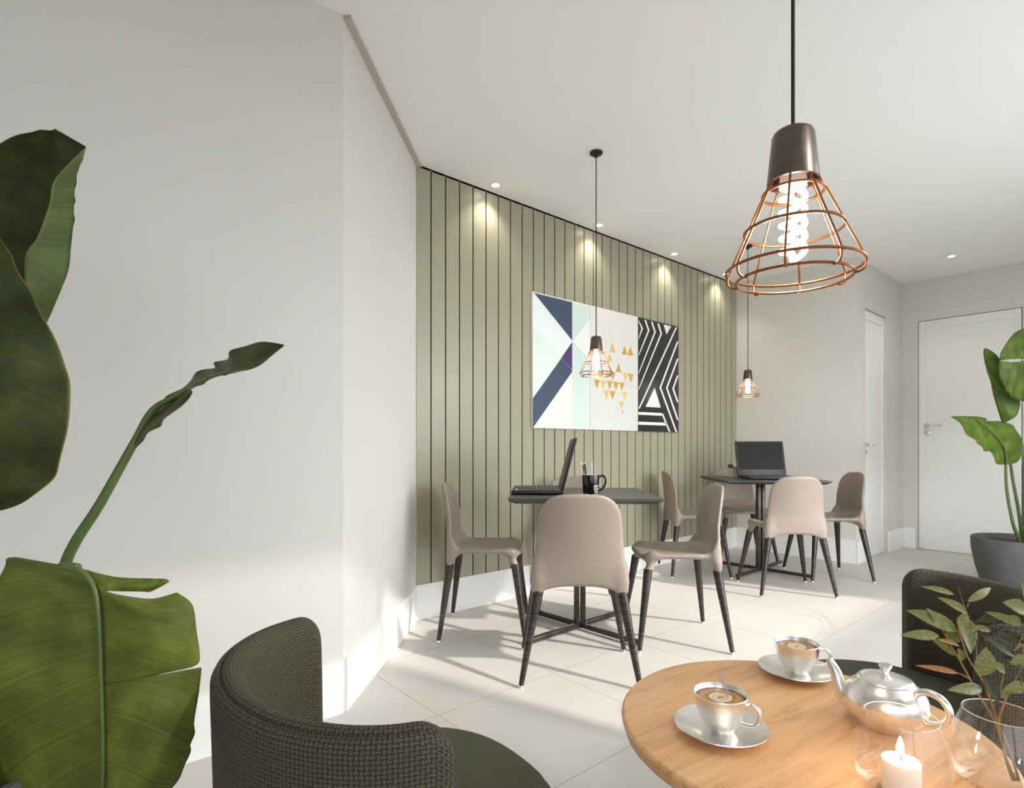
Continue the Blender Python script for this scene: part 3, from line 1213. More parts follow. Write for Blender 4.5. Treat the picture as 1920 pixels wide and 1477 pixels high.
# ------------------------------------------------------------------ pendant lamps
def pendant(la, d, ztop, label, power):
    p = W(la, d, 0)
    t = thing('pendant_lamp', label, 'pendant lamp', (p.x, p.y, CEIL), R(17), 'copper cage pendant lamps')
    o = ztop - CEIL              # top of cap below the ceiling
    bm = BM()
    add_lathe(bm, [(0, 0), (0.034, 0), (0.036, -0.008), (0.030, -0.014), (0.012, -0.016), (0.010, -0.028), (0, -0.028)], 36)
    obj('canopy', fix(bm), M['canopy'], t)
    bm = BM()
    add_tube(bm, [(0, 0, -0.02), (0, 0, o + 0.004)], 0.0028, 10)
    obj('cord', fix(bm), M['cord'], t)
    bm = BM()
    add_lathe(bm, [(0, o + 0.006), (0.006, o + 0.006), (0.007, o), (0.022, o), (0.0265, o - 0.003), (0.029, o - 0.008), (0.0355, o - 0.075), (0.0335, o - 0.0765),
                   (0.032, o - 0.074), (0.026, o - 0.02), (0, o - 0.02)], 48)
    cap = obj('socket_cap', fix(bm), M['cap'], t)
    rings = [(0.041, -0.091), (0.0665, -0.145), (0.092, -0.2015), (0.078, -0.217)]
    for r, z in rings:
        bm = BM()
        add_tube(bm, ring_pts(r, o + z, 56), 0.0021, 8, closed=True)
        obj('cage_ring', fix(bm), M['copper'], t)
    for k_ in range(8):
        an = 2 * math.pi * k_ / 8
        pr = [(0.032, -0.070), (0.0385, -0.087), (0.0425, -0.0925), (0.066, -0.145), (0.088, -0.193), (0.0915, -0.205), (0.090, -0.214), (0.084, -0.2185), (0.077, -0.219)]
        bm = BM()
        add_tube(bm, catmull([(r * math.cos(an), r * math.sin(an), o + z) for r, z in pr], 28), 0.0017, 8)
        obj('cage_bar', fix(bm), M['copper'], t)
    bm = BM()
    for s in (0, math.pi):
        pts = []
        for i in range(97):
            q = i / 96
            an = s + q * 2 * math.pi * 2.5
            pts.append((0.0155 * math.cos(an), 0.0155 * math.sin(an), o - 0.088 - q * 0.096))
        pts.append((0.004 * math.cos(s + 5 * math.pi), 0.004 * math.sin(s + 5 * math.pi), o - 0.19))
        add_tube(bm, pts, 0.0045, 10)
    bl = obj('bulb', fix(bm), M['bulb'], t)
    bm = BM()
    add_lathe(bm, [(0, o - 0.02), (0.013, o - 0.022), (0.017, o - 0.05), (0.019, o - 0.082), (0.012, o - 0.086), (0, o - 0.086)], 24)
    obj('bulb_base', fix(bm), M['mug_in'], bl)
    ld = bpy.data.lights.new('pendant_glow', 'POINT')
    ld.energy = power
    ld.color = (1, 0.93, 0.83)
    ld.shadow_soft_size = 0.045
    lo_ = bpy.data.objects.new('pendant_glow', ld)
    C.objects.link(lo_)
    lo_.parent = t
    lo_.location = (0, 0, o - 0.15)
    return t


pendant(0.412, 0.834, 1.463, 'pendant lamp with copper wire cage hanging nearest, above the round oak table', 3.2)
pendant(0.467, 3.156, 1.613, 'small pendant lamp with copper wire cage hanging before the three pictures', 4.5)
pendant(1.917, 4.625, 1.626, 'distant pendant lamp with copper wire cage before the grey end wall', 4.0)

# ------------------------------------------------------------------ round table and what stands on it
HT = 0.52
DR = 1 - HT
RT = W(1.0314 * DR, 2.0622 * DR, 0)
t = thing('round_table', 'round light oak table with tea set and candle in the foreground', 'table', RT, fd)
bm = BM()
add_lathe(bm, [(0, HT - 0.03), (0.285, HT - 0.03), (0.294, HT - 0.026), (0.299, HT - 0.009), (0.2985, HT - 0.005), (0.2955, HT - 0.001), (0.293, HT), (0, HT)], 128)
obj('tabletop', fix(bm), M['oak'], t, ang=60)
bm = BM()
add_lathe(bm, [(0, 0.015), (0.022, 0.015), (0.022, HT - 0.035), (0.11, HT - 0.034), (0.11, HT - 0.03), (0, HT - 0.03)], 32)
obj('column', fix(bm), M['leg'], t)
bm = BM()
add_lathe(bm, [(0, 0), (0.2, 0), (0.2, 0.008), (0.05, 0.018), (0, 0.018)], 64)
obj('foot', fix(bm), M['leg'], t)

sauc_prof = [(0, 0.0), (0.034, 0.0), (0.036, 0.0025), (0.052, 0.006), (0.0725, 0.0135), (0.0755, 0.0158), (0.075, 0.0172), (0.072, 0.0163),
             (0.052, 0.0095), (0.036, 0.0065), (0.028, 0.006), (0, 0.006)]
cup_prof = [(0, 0.0), (0.021, 0.0), (0.0225, 0.003), (0.026, 0.008), (0.034, 0.022), (0.040, 0.040), (0.0425, 0.058), (0.0437, 0.0615), (0.0425, 0.0625),
            (0.0405, 0.0605), (0.038, 0.040), (0.031, 0.022), (0.022, 0.010), (0, 0.009)]
for i, (la, d, where, ha) in enumerate(((0.350, 0.954, 'at the left edge of the round table', -38), (0.6005, 1.199, 'beside the teapot spout', -20))):
    p = W(la, d, HT)
    bm = BM()
    add_lathe(bm, sauc_prof, 64)
    o = obj('saucer', fix(bm), M['silver'], None, loc=p)
    tag(o, 'silver saucer under the coffee cup ' + where, 'saucer', 'silver saucers on the round table')
    c = thing('coffee_cup', 'silver coffee cup with latte foam ' + where, 'cup', p + Vector((0, 0, 0.0062)), fd + R(ha), 'silver coffee cups on the round table')
    bm = BM()
    add_lathe(bm, cup_prof, 64)
    obj('body', fix(bm), M['silver'], c)
    bm = BM()
    add_tube(bm, catmull([(0.0405, 0, 0.050), (0.050, 0, 0.0545), (0.0605, 0, 0.048), (0.0615, 0, 0.036), (0.055, 0, 0.024), (0.044, 0, 0.0205), (0.032, 0, 0.021)], 28),
             0.0037, 12, flat=0.8)
    obj('handle', fix(bm), M['silver'], c)
    bm = BM()
    add_lathe(bm, [(0, 0.050), (0.0385, 0.050), (0.039, 0.0545), (0, 0.0545)], 48)
    obj('coffee', fix(bm), M['coffee'], c)
CUPS = ((0.350, 0.954), (0.6005, 1.199))


def wisp(name, label, strands):
    """soft closed ribbons of scattering vapour"""
    bm = BM()
    for pts, rad, mi in strands:
        q = catmull([PX(*p) for p in pts], 30)
        add_tube(bm, q, [max(0.0006, rad * math.sin(math.pi * (0.12 + 0.88 * (1 - i / 30))) ** 0.8) for i in range(31)], 12, mi=mi, flat=0.55)
    o = obj(name, fix(bm), [M['steam']], None)
    tag(o, label, 'steam', kind='stuff')
    return o


def wisp2(name, label, pts, rad, mat, power=0.8):
    bm = BM()
    q = catmull([PX(*p) for p in pts], 36)
    add_tube(bm, q, [max(0.0005, rad * math.sin(math.pi * (0.06 + 0.93 * i / 36)) ** power) for i in range(37)], 14, flat=0.5)
    return fix(bm)


bm = wisp2('', '', [(1362, 1318, .955), (1364, 1300, .953), (1358, 1285, .950), (1351, 1268, .95), (1352, 1250, .95), (1359, 1232, .95)], 0.0085, None)
tag(obj('steam', bm, M['steam']), 'thin steam wisp rising from the nearer coffee cup', 'steam', kind='stuff')
bm = wisp2('', '', [(1517, 1212, 1.195), (1523, 1198, 1.19), (1535, 1186, 1.19), (1542, 1172, 1.19), (1535, 1160, 1.19), (1512, 1154, 1.19), (1490, 1150, 1.19), (1479, 1140, 1.19)], 0.0042, None, 0.5)
st2 = tag(obj('steam', bm, M['steam_mid']), 'curling steam plume rising from the farther coffee cup by the teapot', 'steam', kind='stuff')
bm = wisp2('', '', [(1519, 1208, 1.2), (1540, 1190, 1.2), (1558, 1188, 1.2), (1562, 1176, 1.2), (1548, 1158, 1.2), (1528, 1146, 1.2), (1500, 1138, 1.2)], 0.013, None, 0.7)
obj('outer_haze', bm, M['steam_thin'], st2)

# teapot
TP = (0.642, 0.979)
t = thing('teapot', 'satin silver teapot with round lid between candle glass and far cup', 'teapot', W(*TP, HT), fd + math.atan2(0.82, -0.57))
bm = BM()        # local +x is the spout direction
add_lathe(bm, [(0, 0.0), (0.034, 0.0), (0.037, 0.003), (0.050, 0.012), (0.061, 0.028), (0.0645, 0.042), (0.061, 0.058), (0.052, 0.071), (0.043, 0.0775), (0.0415, 0.080),
               (0.039, 0.080), (0.039, 0.070), (0, 0.066)], 64)
obj('body', fix(bm), M['silver'], t, ang=50)
bm = BM()
add_lathe(bm, [(0, 0.078), (0.0415, 0.078), (0.0425, 0.0805), (0.0405, 0.083), (0.034, 0.0850), (0.030, 0.0865), (0.015, 0.090), (0, 0.0905)], 56)
lid = obj('lid', fix(bm), M['silver'], t)
bm = BM()
add_lathe(bm, [(0, 0.089), (0.006, 0.0895), (0.005, 0.094), (0.0085, 0.100), (0.0105, 0.104), (0.009, 0.1065), (0, 0.1065)], 28)
obj('knob', fix(bm), M['silver'], lid)
bm = BM()
sp_ = catmull([(0.048, 0, 0.022), (0.066, 0, 0.030), (0.076, 0, 0.048), (0.082, 0, 0.068), (0.094, 0, 0.086)], 20)
add_tube(bm, sp_, [0.021 - 0.0145 * (i / 20) ** 0.7 for i in range(21)], 18)
obj('spout', fix(bm), M['silver'], t)
bm = BM()
add_tube(bm, catmull([(-0.046, 0, 0.072), (-0.062, 0, 0.080), (-0.081, 0, 0.076), (-0.092, 0, 0.060), (-0.089, 0, 0.042), (-0.075, 0, 0.031), (-0.058, 0, 0.028)], 30), 0.0058, 14)
obj('handle', fix(bm), M['silver'], t)

# two stemless glasses
HG = 0.37
glass_prof = [(0, 0.0), (0.030, 0.0), (0.040, 0.003), (0.053, 0.013), (0.0605, 0.032), (0.0600, 0.052), (0.0535, 0.082), (0.0445, 0.1085), (0.0440, 0.1095), (0.0434, 0.1085),
              (0.0522, 0.082), (0.0588, 0.052), (0.0592, 0.032), (0.052, 0.015), (0.038, 0.0065), (0, 0.006)]
GC = W(1.4523 * HG, 2.124 * HG, HT)
VC = W(1.8481 * HG, 2.148 * HG, HT)
for nme, c_, lab, cat in (('glass_candle_holder', GC, 'rounded clear glass sheltering the lit white candle', 'candle holder'),
                          ('glass_vase', VC, 'rounded clear glass vase holding leafy twigs at the table edge', 'vase')):
    t = thing(nme, lab, cat, c_, 0, 'rounded clear glasses on the round table')
    bm = BM()
    add_lathe(bm, glass_prof, 72)
    obj('bowl', fix(bm), M['glass'], t)
    bm = BM()
    add_tube(bm, ring_pts(0.0439, 0.1092, 72), 0.0007, 8, closed=True)
    obj('rim', fix(bm), M['glass_rim'], t)
t = thing('candle', 'lit white pillar candle inside the rounded glass', 'candle', GC + Vector((0, 0, 0.0064)), fd)
ch = 0.042
bm = BM()
add_lathe(bm, [(0, 0), (0.0232, 0), (0.0236, 0.001), (0.0236, ch - 0.001), (0.023, ch), (0.015, ch - 0.0005), (0, ch - 0.0012)], 48)
obj('wax', fix(bm), M['wax'], t)
bm = BM()
add_tube(bm, catmull([(0, 0, ch - 0.002), (0.0003, 0, ch + 0.004), (-0.0015, 0, ch + 0.011)], 8), 0.0006, 6)
obj('wick', fix(bm), M['wick'], t)
bm = BM()
add_lathe(bm, [(0, ch + 0.006), (0.003, ch + 0.008), (0.0048, ch + 0.013), (0.0047, ch + 0.018), (0.003, ch + 0.025), (0.0012, ch + 0.031), (0, ch + 0.033)], 24, c=(-0.0012, 0, 0))
obj('flame', fix(bm), M['flame'], t)
ld = bpy.data.lights.new('flame_glow', 'POINT')
ld.energy = 0.35
ld.color = (1, 0.7, 0.4)
ld.shadow_soft_size = 0.008
lo_ = bpy.data.objects.new('flame_glow', ld)
C.objects.link(lo_)
lo_.parent = t
lo_.location = (0, 0, ch + 0.05)


# ------------------------------------------------------------------ leaves
def loft(bm, cols, n=48, sub=6, uvr=(0, 1), vr=None, wave=0.0, waves=7, mi=0, seed=0, dips=0.0):
    """surface through columns of points (each a polyline from leaf base to tip)"""
    uvl = bm.loops.layers.uv.verify()
    cc = [catmull(c, n) for c in cols]
    m = len(cols) - 1
    vr = vr or [i / m for i in range(m + 1)]
    rnd = random.Random(seed)
    ph = [rnd.uniform(0, 6.28) for _ in range(3)]
    rows, vv = [], []
    K = m * sub
    for i in range(n + 1):
        row = catmull([c[i] for c in cc], K) if m > 1 else [cc[0][i].lerp(cc[1][i], k_ / K) for k_ in range(K + 1)]
        rows.append(row)
    for k_ in range(K + 1):
        s = k_ / K * m
        q = min(int(s), m - 1)
        vv.append(vr[q] + (vr[q + 1] - vr[q]) * (s - q))
    V = []
    for i in range(n + 1):
        r = []
        for k_ in range(K + 1):
            p = rows[i][k_].copy()
            if wave:
                a = abs(vv[k_] * 2 - 1)
                nn = W(0, -1, 0)
                p += nn * wave * a ** 2 * math.sin(ph[0] + waves * 6.28 * i / n + 1.3 * math.sin(ph[1] + 2.1 * waves * i / n)) * math.sin(math.pi * min(1, max(0, i / n)))
            r.append(bm.verts.new(p))
        V.append(r)
    for i in range(n):
        for k_ in range(K):
            f = bm.faces.new((V[i][k_], V[i][k_ + 1], V[i + 1][k_ + 1], V[i + 1][k_]))
            f.material_index = mi
            for lp_, (a, b) in zip(f.loops, ((i, k_), (i, k_ + 1), (i + 1, k_ + 1), (i + 1, k_))):
                lp_[uvl].uv = (uvr[0] + (uvr[1] - uvr[0]) * a / n, vv[b])


def leaf_obj(name, bm, mats, parent, thick=0.0012):
    bmesh.ops.remove_doubles(bm, verts=bm.verts, dist=0.00005)
    o = obj(name, bm, mats, parent, ang=85)
    md = o.modifiers.new('thick', 'SOLIDIFY')
    md.thickness = thick
    md.offset = 0
    return o


def zr(ox, oy, s, dd):
    return lambda x, y, off=0.0: PX(ox + x * s, oy + y * s, dd + off)


# --- big plant on the left
plant = thing('potted_plant', 'tall potted plant with huge dark green leaves at the left edge', 'plant', (0, 0, 0), 0, 'potted plants')
a = zr(0, 200, 640 / 1182, 1.12)
bm = BM()
left = [a(30, 830, .02), a(-200, 640, .02), a(-260, 400, .02), a(-160, 200, .02), a(-10, 130, .01), a(110, 85, 0), a(195, 82)]
mid = [a(60, 830, .03), a(110, 640, .05), a(140, 480, .06), a(165, 350, .06), a(185, 240, .05), a(192, 150, .02), a(196, 80)]
bend = [a(120, 830, 0), a(222, 605, -.01), a(250, 440, 0), a(256, 330, 0), a(262, 250, 0), a(285, 180, 0), a(298, 138, 0)]
marg = [a(110, 830, -.05), a(84, 545, -.07), a(130, 450, -.06), a(170, 340, -.05), a(185, 262, -.05), a(246, 190, -.03), a(298, 140, -.01)]
loft(bm, [left, mid, bend], 60, 9, vr=[0, 0.5, 0.93], mi=0, seed=1, wave=0.004)
loft(bm, [bend, marg], 60, 8, vr=[0.93, 0.99], mi=1)
leaf_obj('leaf', bm, [M['leaf_big'], M['leaf_back']], plant)

a = zr(0, 200, 640 / 1182, 0.98)
bm = BM()
right = [a(-250, 330), a(-60, 400), a(20, 490), a(75, 580), (a(110, 660)), a(182, 770), a(212, 890), a(244, 975), a(247, 1110), a(205, 1235), a(165, 1305), a(95, 1363), a(-20, 1402), a(-140, 1400)]
mid = [a(-252, 335), a(-190, 430, -.01), a(-165, 520, -.02), a(-150, 620, -.03), a(-140, 720, -.03), a(-135, 820, -.035), a(-130, 920, -.04), a(-130, 1000, -.04), a(-130, 1090, -.04), a(-130, 1180, -.035),
       a(-132, 1250, -.03), a(-135, 1310, -.02), a(-140, 1360, -.01), a(-142, 1402)]
lft = [a(-255, 330), a(-330, 420), a(-380, 520), a(-410, 620), a(-430, 720), a(-440, 820), a(-440, 920), a(-430, 1000), a(-415, 1090), a(-390, 1180), a(-350, 1250), a(-300, 1310), a(-230, 1370), a(-144, 1402)]
loft(bm, [lft, mid, right], 72, 12, wave=0.008, waves=5, seed=3)
leaf_obj('leaf', bm, M['leaf_big'], plant)

a = zr(0, 200, 640 / 1182, 1.05)
bm = BM()
upper = [a(468, 1150), a(528, 1052, .03), a(592, 1000, .04), a(650, 950, .05), a(712, 912, .05), a(760, 885, .05), a(815, 843, .05), a(892, 814, .03), a(982, 823)]
mid = [a(466, 1160), a(505, 1095, .0), a(575, 1040, -.005), a(640, 985, -.005), a(712, 944, -.01), a(770, 925, -.01), a(830, 908, -.01), a(905, 875, 0), a(983, 826)]
lower = [a(470, 1182, -.03), a(522, 1125, -.05), a(586, 1075, -.06), a(655, 990, -.05), a(668, 972, -.04), a(740, 932, -.03), a(822, 920, -.03), a(905, 888, -.02), a(983, 829)]
loft(bm, [upper, mid, lower], 90, 8, wave=0.014, waves=6, seed=5)
leaf_obj('leaf', bm, M['leaf_big'], plant)

a = zr(0, 950, 640 / 1794, 0.93)
mid4 = [a(318, 318, .03), a(400, 318, .0), a(462, 350, -.01), a(510, 425, -.015), a(530, 530, -.02), a(540, 700, -.02), a(546, 900, -.02), a(555, 1200, -.02), a(552, 1477, -.01), a(530, 1760, .02)]
left4 = [a(310, 314, .03), a(200, 288, .04), a(95, 262, .05), a(28, 278, .05), a(0, 345, .04), a(-60, 600, .03), a(-90, 850, .03), a(-60, 1150, .04), a(45, 1477, .05), a(520, 1780, .04)]
bm = BM()
loft(bm, [left4, mid4], 80, 14, vr=[0.0, 0.5], wave=0.008, waves=4, seed=7)
m_fin = mid4[1:4]
loft(bm, [[a(400, 316, .0), a(600, 368, .0), a(780, 377, .01), a(868, 379, .01), a(890, 391, .01)],
          [a(490, 400, -.012), a(620, 410, -.01), a(780, 412, 0), a(850, 402, .005), a(889, 392, .01)],
          [a(530, 440, -.018), a(620, 443, -.01), a(745, 444, 0), a(796, 443, .005), a(888, 394, .01)]], 24, 5, vr=[0.6, 0.75, 0.97], seed=8)
loft(bm, [[a(505, 400, -.015), a(524, 470, -.018), a(530, 560, -.02), a(540, 720, -.02), a(546, 935, -.02)],
          [a(570, 449, -.015), a(690, 520, -.03), a(750, 610, -.03), a(740, 740, -.03), a(700, 910, -.025)],
          [a(700, 475, 0), a(850, 530, -.02), a(880, 620, -.02), a(880, 740, -.02), a(850, 876, -.015)],
          [a(810, 483, .005), a(930, 500, -.0), a(970, 600, -.005), a(975, 740, -.005), a(930, 860, -.01)],
          [a(930, 450, .02), a(1010, 515, .015), a(1032, 650, .01), a(1050, 800, .01), a(1010, 843, 0)]], 48, 5, vr=[0.5, 0.68, 0.8, 0.9, 0.99], uvr=(0.15, 0.55), seed=9)
loft(bm, [[a(546, 935, -.02), a(555, 1200, -.02), a(552, 1477, -.01), a(530, 1760, .02)],
          [a(800, 888, -.025), a(800, 1150, -.035), a(760, 1450, -.02), a(540, 1770, .02)],
          [a(1060, 843, .0), a(1025, 1130, .0), a(995, 1290, .0), a(900, 1480, .01), a(540, 1775, .03)]], 60, 10, vr=[0.5, 0.8, 0.99], uvr=(0.5, 1), wave=0.005, waves=4, seed=10)
lf4 = leaf_obj('leaf', bm, M['leaf_broad_lit'], plant)
bm = BM()
add_tube(bm, catmull([p + W(0, -0.006, 0.0) for p in mid4], 60), [0.0044 - 0.0024 * i / 60 for i in range(61)], 10)
obj('midrib', fix(bm), M['stem'], lf4)
# petioles and pot
PB = W(-1.02, 1.0, 0)


def petiole(pts, r0, r1, parent):
    bm = BM()
    q = catmull(pts, 40)
    add_tube(bm, q, [r0 + (r1 - r0) * i / 40 for i in range(41)], 12)
    return obj('stem', fix(bm), M['stem'], parent)


petiole([PB + Vector((.04, 0, .40)), PX(70, 1300, 1.06), PX(118, 1068, 1.055), PX(189, 942, 1.055), PX(252, 829, 1.05), PX(285, 770, 1.05), PX(330, 742, 1.045), PX(392, 708, 1.04), PX(460, 690, 1.05)], 0.0125, 0.002, plant)
petiole([PB + Vector((0, .02, .40)), PX(20, 1320, 1.02), PX(90, 1120, 0.98), PX(108, 1070, 0.965), PX(125, 1062, 0.955), PX(146, 1063, 0.93)], 0.012, 0.006, plant)
petiole([PB + Vector((-.03, 0, .40)), PX(-60, 1200, 1.1), PX(-20, 950, 1.12), PX(20, 700, 1.14), PX(70, 520, 1.2)], 0.012, 0.002, plant)
petiole([PB + Vector((-.03, -.03, .40)), PX(-190, 1000, 1.0), PX(-150, 500, 1.0), PX(-137, 390, .985)], 0.012, 0.005, plant)


def pot(parent, c, r, h, name='pot'):
    bm = BM()
    add_lathe(bm, [(0, 0), (r * .70, 0), (r * .76, 0.012), (r * .90, h * .4), (r * .985, h * .75), (r, h - .01), (r - .006, h), (r - .02, h), (r - .028, h - .02), (r - .03, h - .07), (0, h - .07)], 64, c=c)
    obj(name, fix(bm), M['pot'], parent)
    bm = BM()
    add_lathe(bm, [(0, h - .075), (r - .031, h - .075), (r - .031, h - .04), (r * .5, h - .028), (0, h - .03)], 48, c=c)
    obj('soil', fix(bm), M['soil'], parent)


pot(plant, PB, 0.19, 0.43)

# --- plant by the white door
plant2 = thing('potted_plant', 'potted plant with fresh green leaves in a charcoal pot by the white door', 'plant', (0, 0, 0), 0, 'potted plants')
PC = W(3.56, 4.0, 0)
pot(plant2, PC, 0.265, 0.36)
a = zr(1700, 590, 220 / 1048, 3.95)
bm = BM()
tipv = [a(1330, 420, .1), a(1330, 420, .1)]
loft(bm, [[a(1400, 300, .1), a(1300, 130, .1), a(1180, 95, .05), a(1048, 122), a(960, 165), a(885, 262), a(838, 345), a(826, 408)],
          [a(1400, 400, .1), a(1300, 392, 0), a(1200, 390, -.06), a(1100, 388, -.06), a(1000, 392, -.05), a(940, 396, -.03), a(880, 402, -.02), a(826, 409)]], 40, 10, vr=[0.02, 0.5], seed=12)
loft(bm, [[a(1400, 400, .1), a(1300, 400, 0), a(1200, 402, -.06), a(1100, 405, -.06), a(1000, 420, -.05), a(940, 422, -.03), a(880, 416, -.02), a(826, 411)],
          [a(1400, 560, .1), a(1300, 720, .1), a(1150, 775, .05), a(1048, 770), a(960, 752), a(890, 680), a(845, 590), a(824, 500), a(826, 420)]], 40, 10, vr=[0.5, 0.98], wave=0.01, seed=13)
leaf_obj('leaf', bm, M['leaf_far'], plant2)
a = zr(1700, 590, 220 / 1048, 4.08)
bm = BM()
loft(bm, [[a(848, 962, .02), a(790, 760, .06), a(748, 590, .08), a(700, 420, .06), a(690, 320, .02), a(702, 298)],
          [a(852, 960), a(800, 755, -.0), a(765, 590, 0), a(712, 440, 0), a(694, 345, 0), a(703, 298)],
          [a(880, 965, -.04), a(985, 895, -.06), a(1008, 780, -.06), a(900, 560, -.05), a(825, 400, -.05), a(770, 330, -.03), a(706, 298)]], 48, 8, wave=0.008, waves=3, seed=14)
leaf_obj('leaf', bm, M['leaf_far'], plant2)
a = zr(1700, 590, 220 / 1048, 3.85)
bm = BM()
mid = [a(880, 1335), a(872, 1240, -.03), a(848, 1170, -.06), a(770, 1070, -.08), a(690, 1000, -.08), a(600, 935, -.08), a(520, 918, -.1), a(398, 910, -.14)]
loft(bm, [[a(900, 1337, .04), a(1005, 1300, .05), a(1028, 1130, .05), a(975, 1015, .04), a(850, 952, .02), a(700, 950, .0), a(560, 908, -.06), a(395, 907, -.13)], mid,
          [a(860, 1338, .0), a(800, 1325, -.02), a(745, 1225, -.06), a(690, 1215, -.1), a(640, 1150, -.14), a(540, 1070, -.18), a(470, 965, -.2), a(398, 914, -.16)]], 56, 9, wave=0.01, waves=5, seed=15)
loft(bm, [[a(640, 960, .02), a(720, 932, .06), a(650, 912, .06), a(580, 905, .04)], [a(600, 950, .0), a(640, 935, .02), a(600, 915, .02), a(560, 908, 0)]], 12, 3, vr=[0.95, 0.7], seed=16)
lfc = leaf_obj('leaf', bm, M['leaf_far'], plant2)
bm = BM()
add_tube(bm, catmull([p + W(0, -0.012, 0.004) for p in mid[:6]], 40), [0.007 - 0.0045 * i / 40 for i in range(41)], 8)
obj('midrib', fix(bm), M['stem'], lfc)
b4 = lambda x, y, d: PX(1600 + x * 0.42, 480 + y * 0.42, d)
PT = PC + Vector((0, 0, .30))
petiole([PT + W(-.06, 0, 0), b4(738, 1270, 3.95), b4(712, 1190, 3.92), b4(686, 1050, 3.88), b4(680, 928, 3.85)], 0.013, 0.008, plant2)
petiole([PT + W(-.03, .03, 0), b4(748, 1270, 4.0), b4(738, 1140, 4.05), b4(712, 1000, 4.1), b4(690, 850, 4.1), b4(664, 738, 4.08)], 0.013, 0.007, plant2)
petiole([PT + W(.02, -.03, 0), b4(765, 1180, 3.98), b4(765, 900, 4.0), b4(790, 650, 4.05), b4(830, 540, 4.05)], 0.013, 0.007, plant2)

# ------------------------------------------------------------------ leafy twigs in the vase
z8 = lambda x, y, d: PX(1500 + x * 420 / 1420, 1040 + y * 420 / 1420, d)


def twig_leaf(parent, b, tip, w, d, mat, roll):
    b, tip = Vector(b), Vector(tip)
    B, Tp = z8(b.x, b.y, d), z8(tip.x, tip.y, d + roll * 0.02)
    axis = Tp - B
    ln = axis.length
    axis.normalize()
    view = W(0, -1, 0.55).normalized()
    side = axis.cross(view).normalized()
    up = side.cross(axis).normalized()
    half = w * 0.5 * (420 / 1420) / F * d
    n = 22
    mid, e0, e1 = [], [], []
    for i in range(n + 1):
        q = i / n
        wd = half * (math.sin(math.pi * q ** 0.8) ** 0.85 if 0 < q < 1 else 0.02)
        wd *= 1 + 0.05 * (i % 2)
        c = B + axis * ln * q + up * (0.06 * ln * math.sin(math.pi * q))
        mid.append(c)
        e0.append(c + side * wd + up * wd * 0.35)
        e1.append(c - side * wd + up * wd * 0.25)
    bm = BM()
    loft(bm, [e0, mid, e1], n * 2, 3)
    return leaf_obj('leaf', bm, M[mat], parent, 0.0004)


def twig(label, path, r0, side_twigs, leaves):
    t = thing('leafy_twig', label, 'twig', (0, 0, 0), 0, 'leafy twigs in the glass vase')
    bm = BM()
    q = catmull([z8(*p) for p in path], 40)
    add_tube(bm, q, [r0 * (1 - 0.65 * i / 40) for i in range(41)], 8)
    for s in side_twigs:
        q = catmull([z8(*p) for p in s], 16)
        add_tube(bm, q, [0.0009 * (1 - 0.5 * i / 16) for i in range(17)], 6)
    obj('stem', fix(bm), M['twig'], t)
    for lf in leaves:
        twig_leaf(t, *lf)
    return t


# vase floor in this frame is about (1400, 1560)
vb = 0.80
twig('leafy twig leaning left out of the glass vase with the largest olive leaves', [(1370, 1430, vb), (1310, 1300, vb), (1240, 1065, vb), (1130, 880, .80), (1020, 680, .81), (950, 560, .82), (890, 450, .82)], 0.0019,
     [[(1080, 790, .80), (1040, 765, .79), (1000, 750, .79)], [(1130, 880, .8), (1145, 860, .79), (1150, 850, .79)]],
     [((1000, 482), (675, 350), 95, .81, 'leaf_olive', 1), ((880, 515), (635, 508), 62, .80, 'leaf_olive', 0), ((985, 640), (830, 530), 46, .81, 'leaf_olive', 1),
      ((870, 535), (1010, 580), 28, .80, 'leaf_rust', 1), ((1000, 750), (730, 700), 36, .79, 'leaf_rust', 0), ((1150, 850), (935, 855), 70, .785, 'leaf_olive', -1),
      ((1030, 670), (1000, 590), 50, .80, 'leaf_olive', 0), ((1000, 470), (930, 560), 90, .825, 'leaf_olive', 0), ((890, 450), (800, 335), 50, .82, 'leaf_olive', 0)])
twig('upright leafy twig in the middle of the glass vase reaching highest', [(1388, 1432, vb), (1330, 1240, vb + .01), (1255, 1060, vb + .005), (1170, 820, .79), (1070, 660, .79), (1020, 520, .80), (995, 410, .80)], 0.0018,
     [[(1110, 720, .80), (1120, 600, .83), (1085, 440, .83), (1040, 320, .83), (1005, 205, .83)], [(1060, 330, .83), (1070, 300, .83)]],
     [((975, 250), (765, 200), 36, .83, 'leaf_olive', 0), ((1065, 295), (1208, 208), 48, .83, 'leaf_olive', 1), ((1062, 372), (870, 268), 52, .83, 'leaf_olive', 0),
      ((1000, 400), (1085, 625), 150, .81, 'leaf_olive', 1), ((1140, 765), (1180, 585), 120, .78, 'leaf_olive', 0), ((1165, 770), (1255, 945), 90, .785, 'leaf_dark', -1),
      ((1205, 480), (1075, 455), 40, .82, 'leaf_olive', 0), ((1070, 390), (1000, 398), 40, .825, 'leaf_olive', 0)])
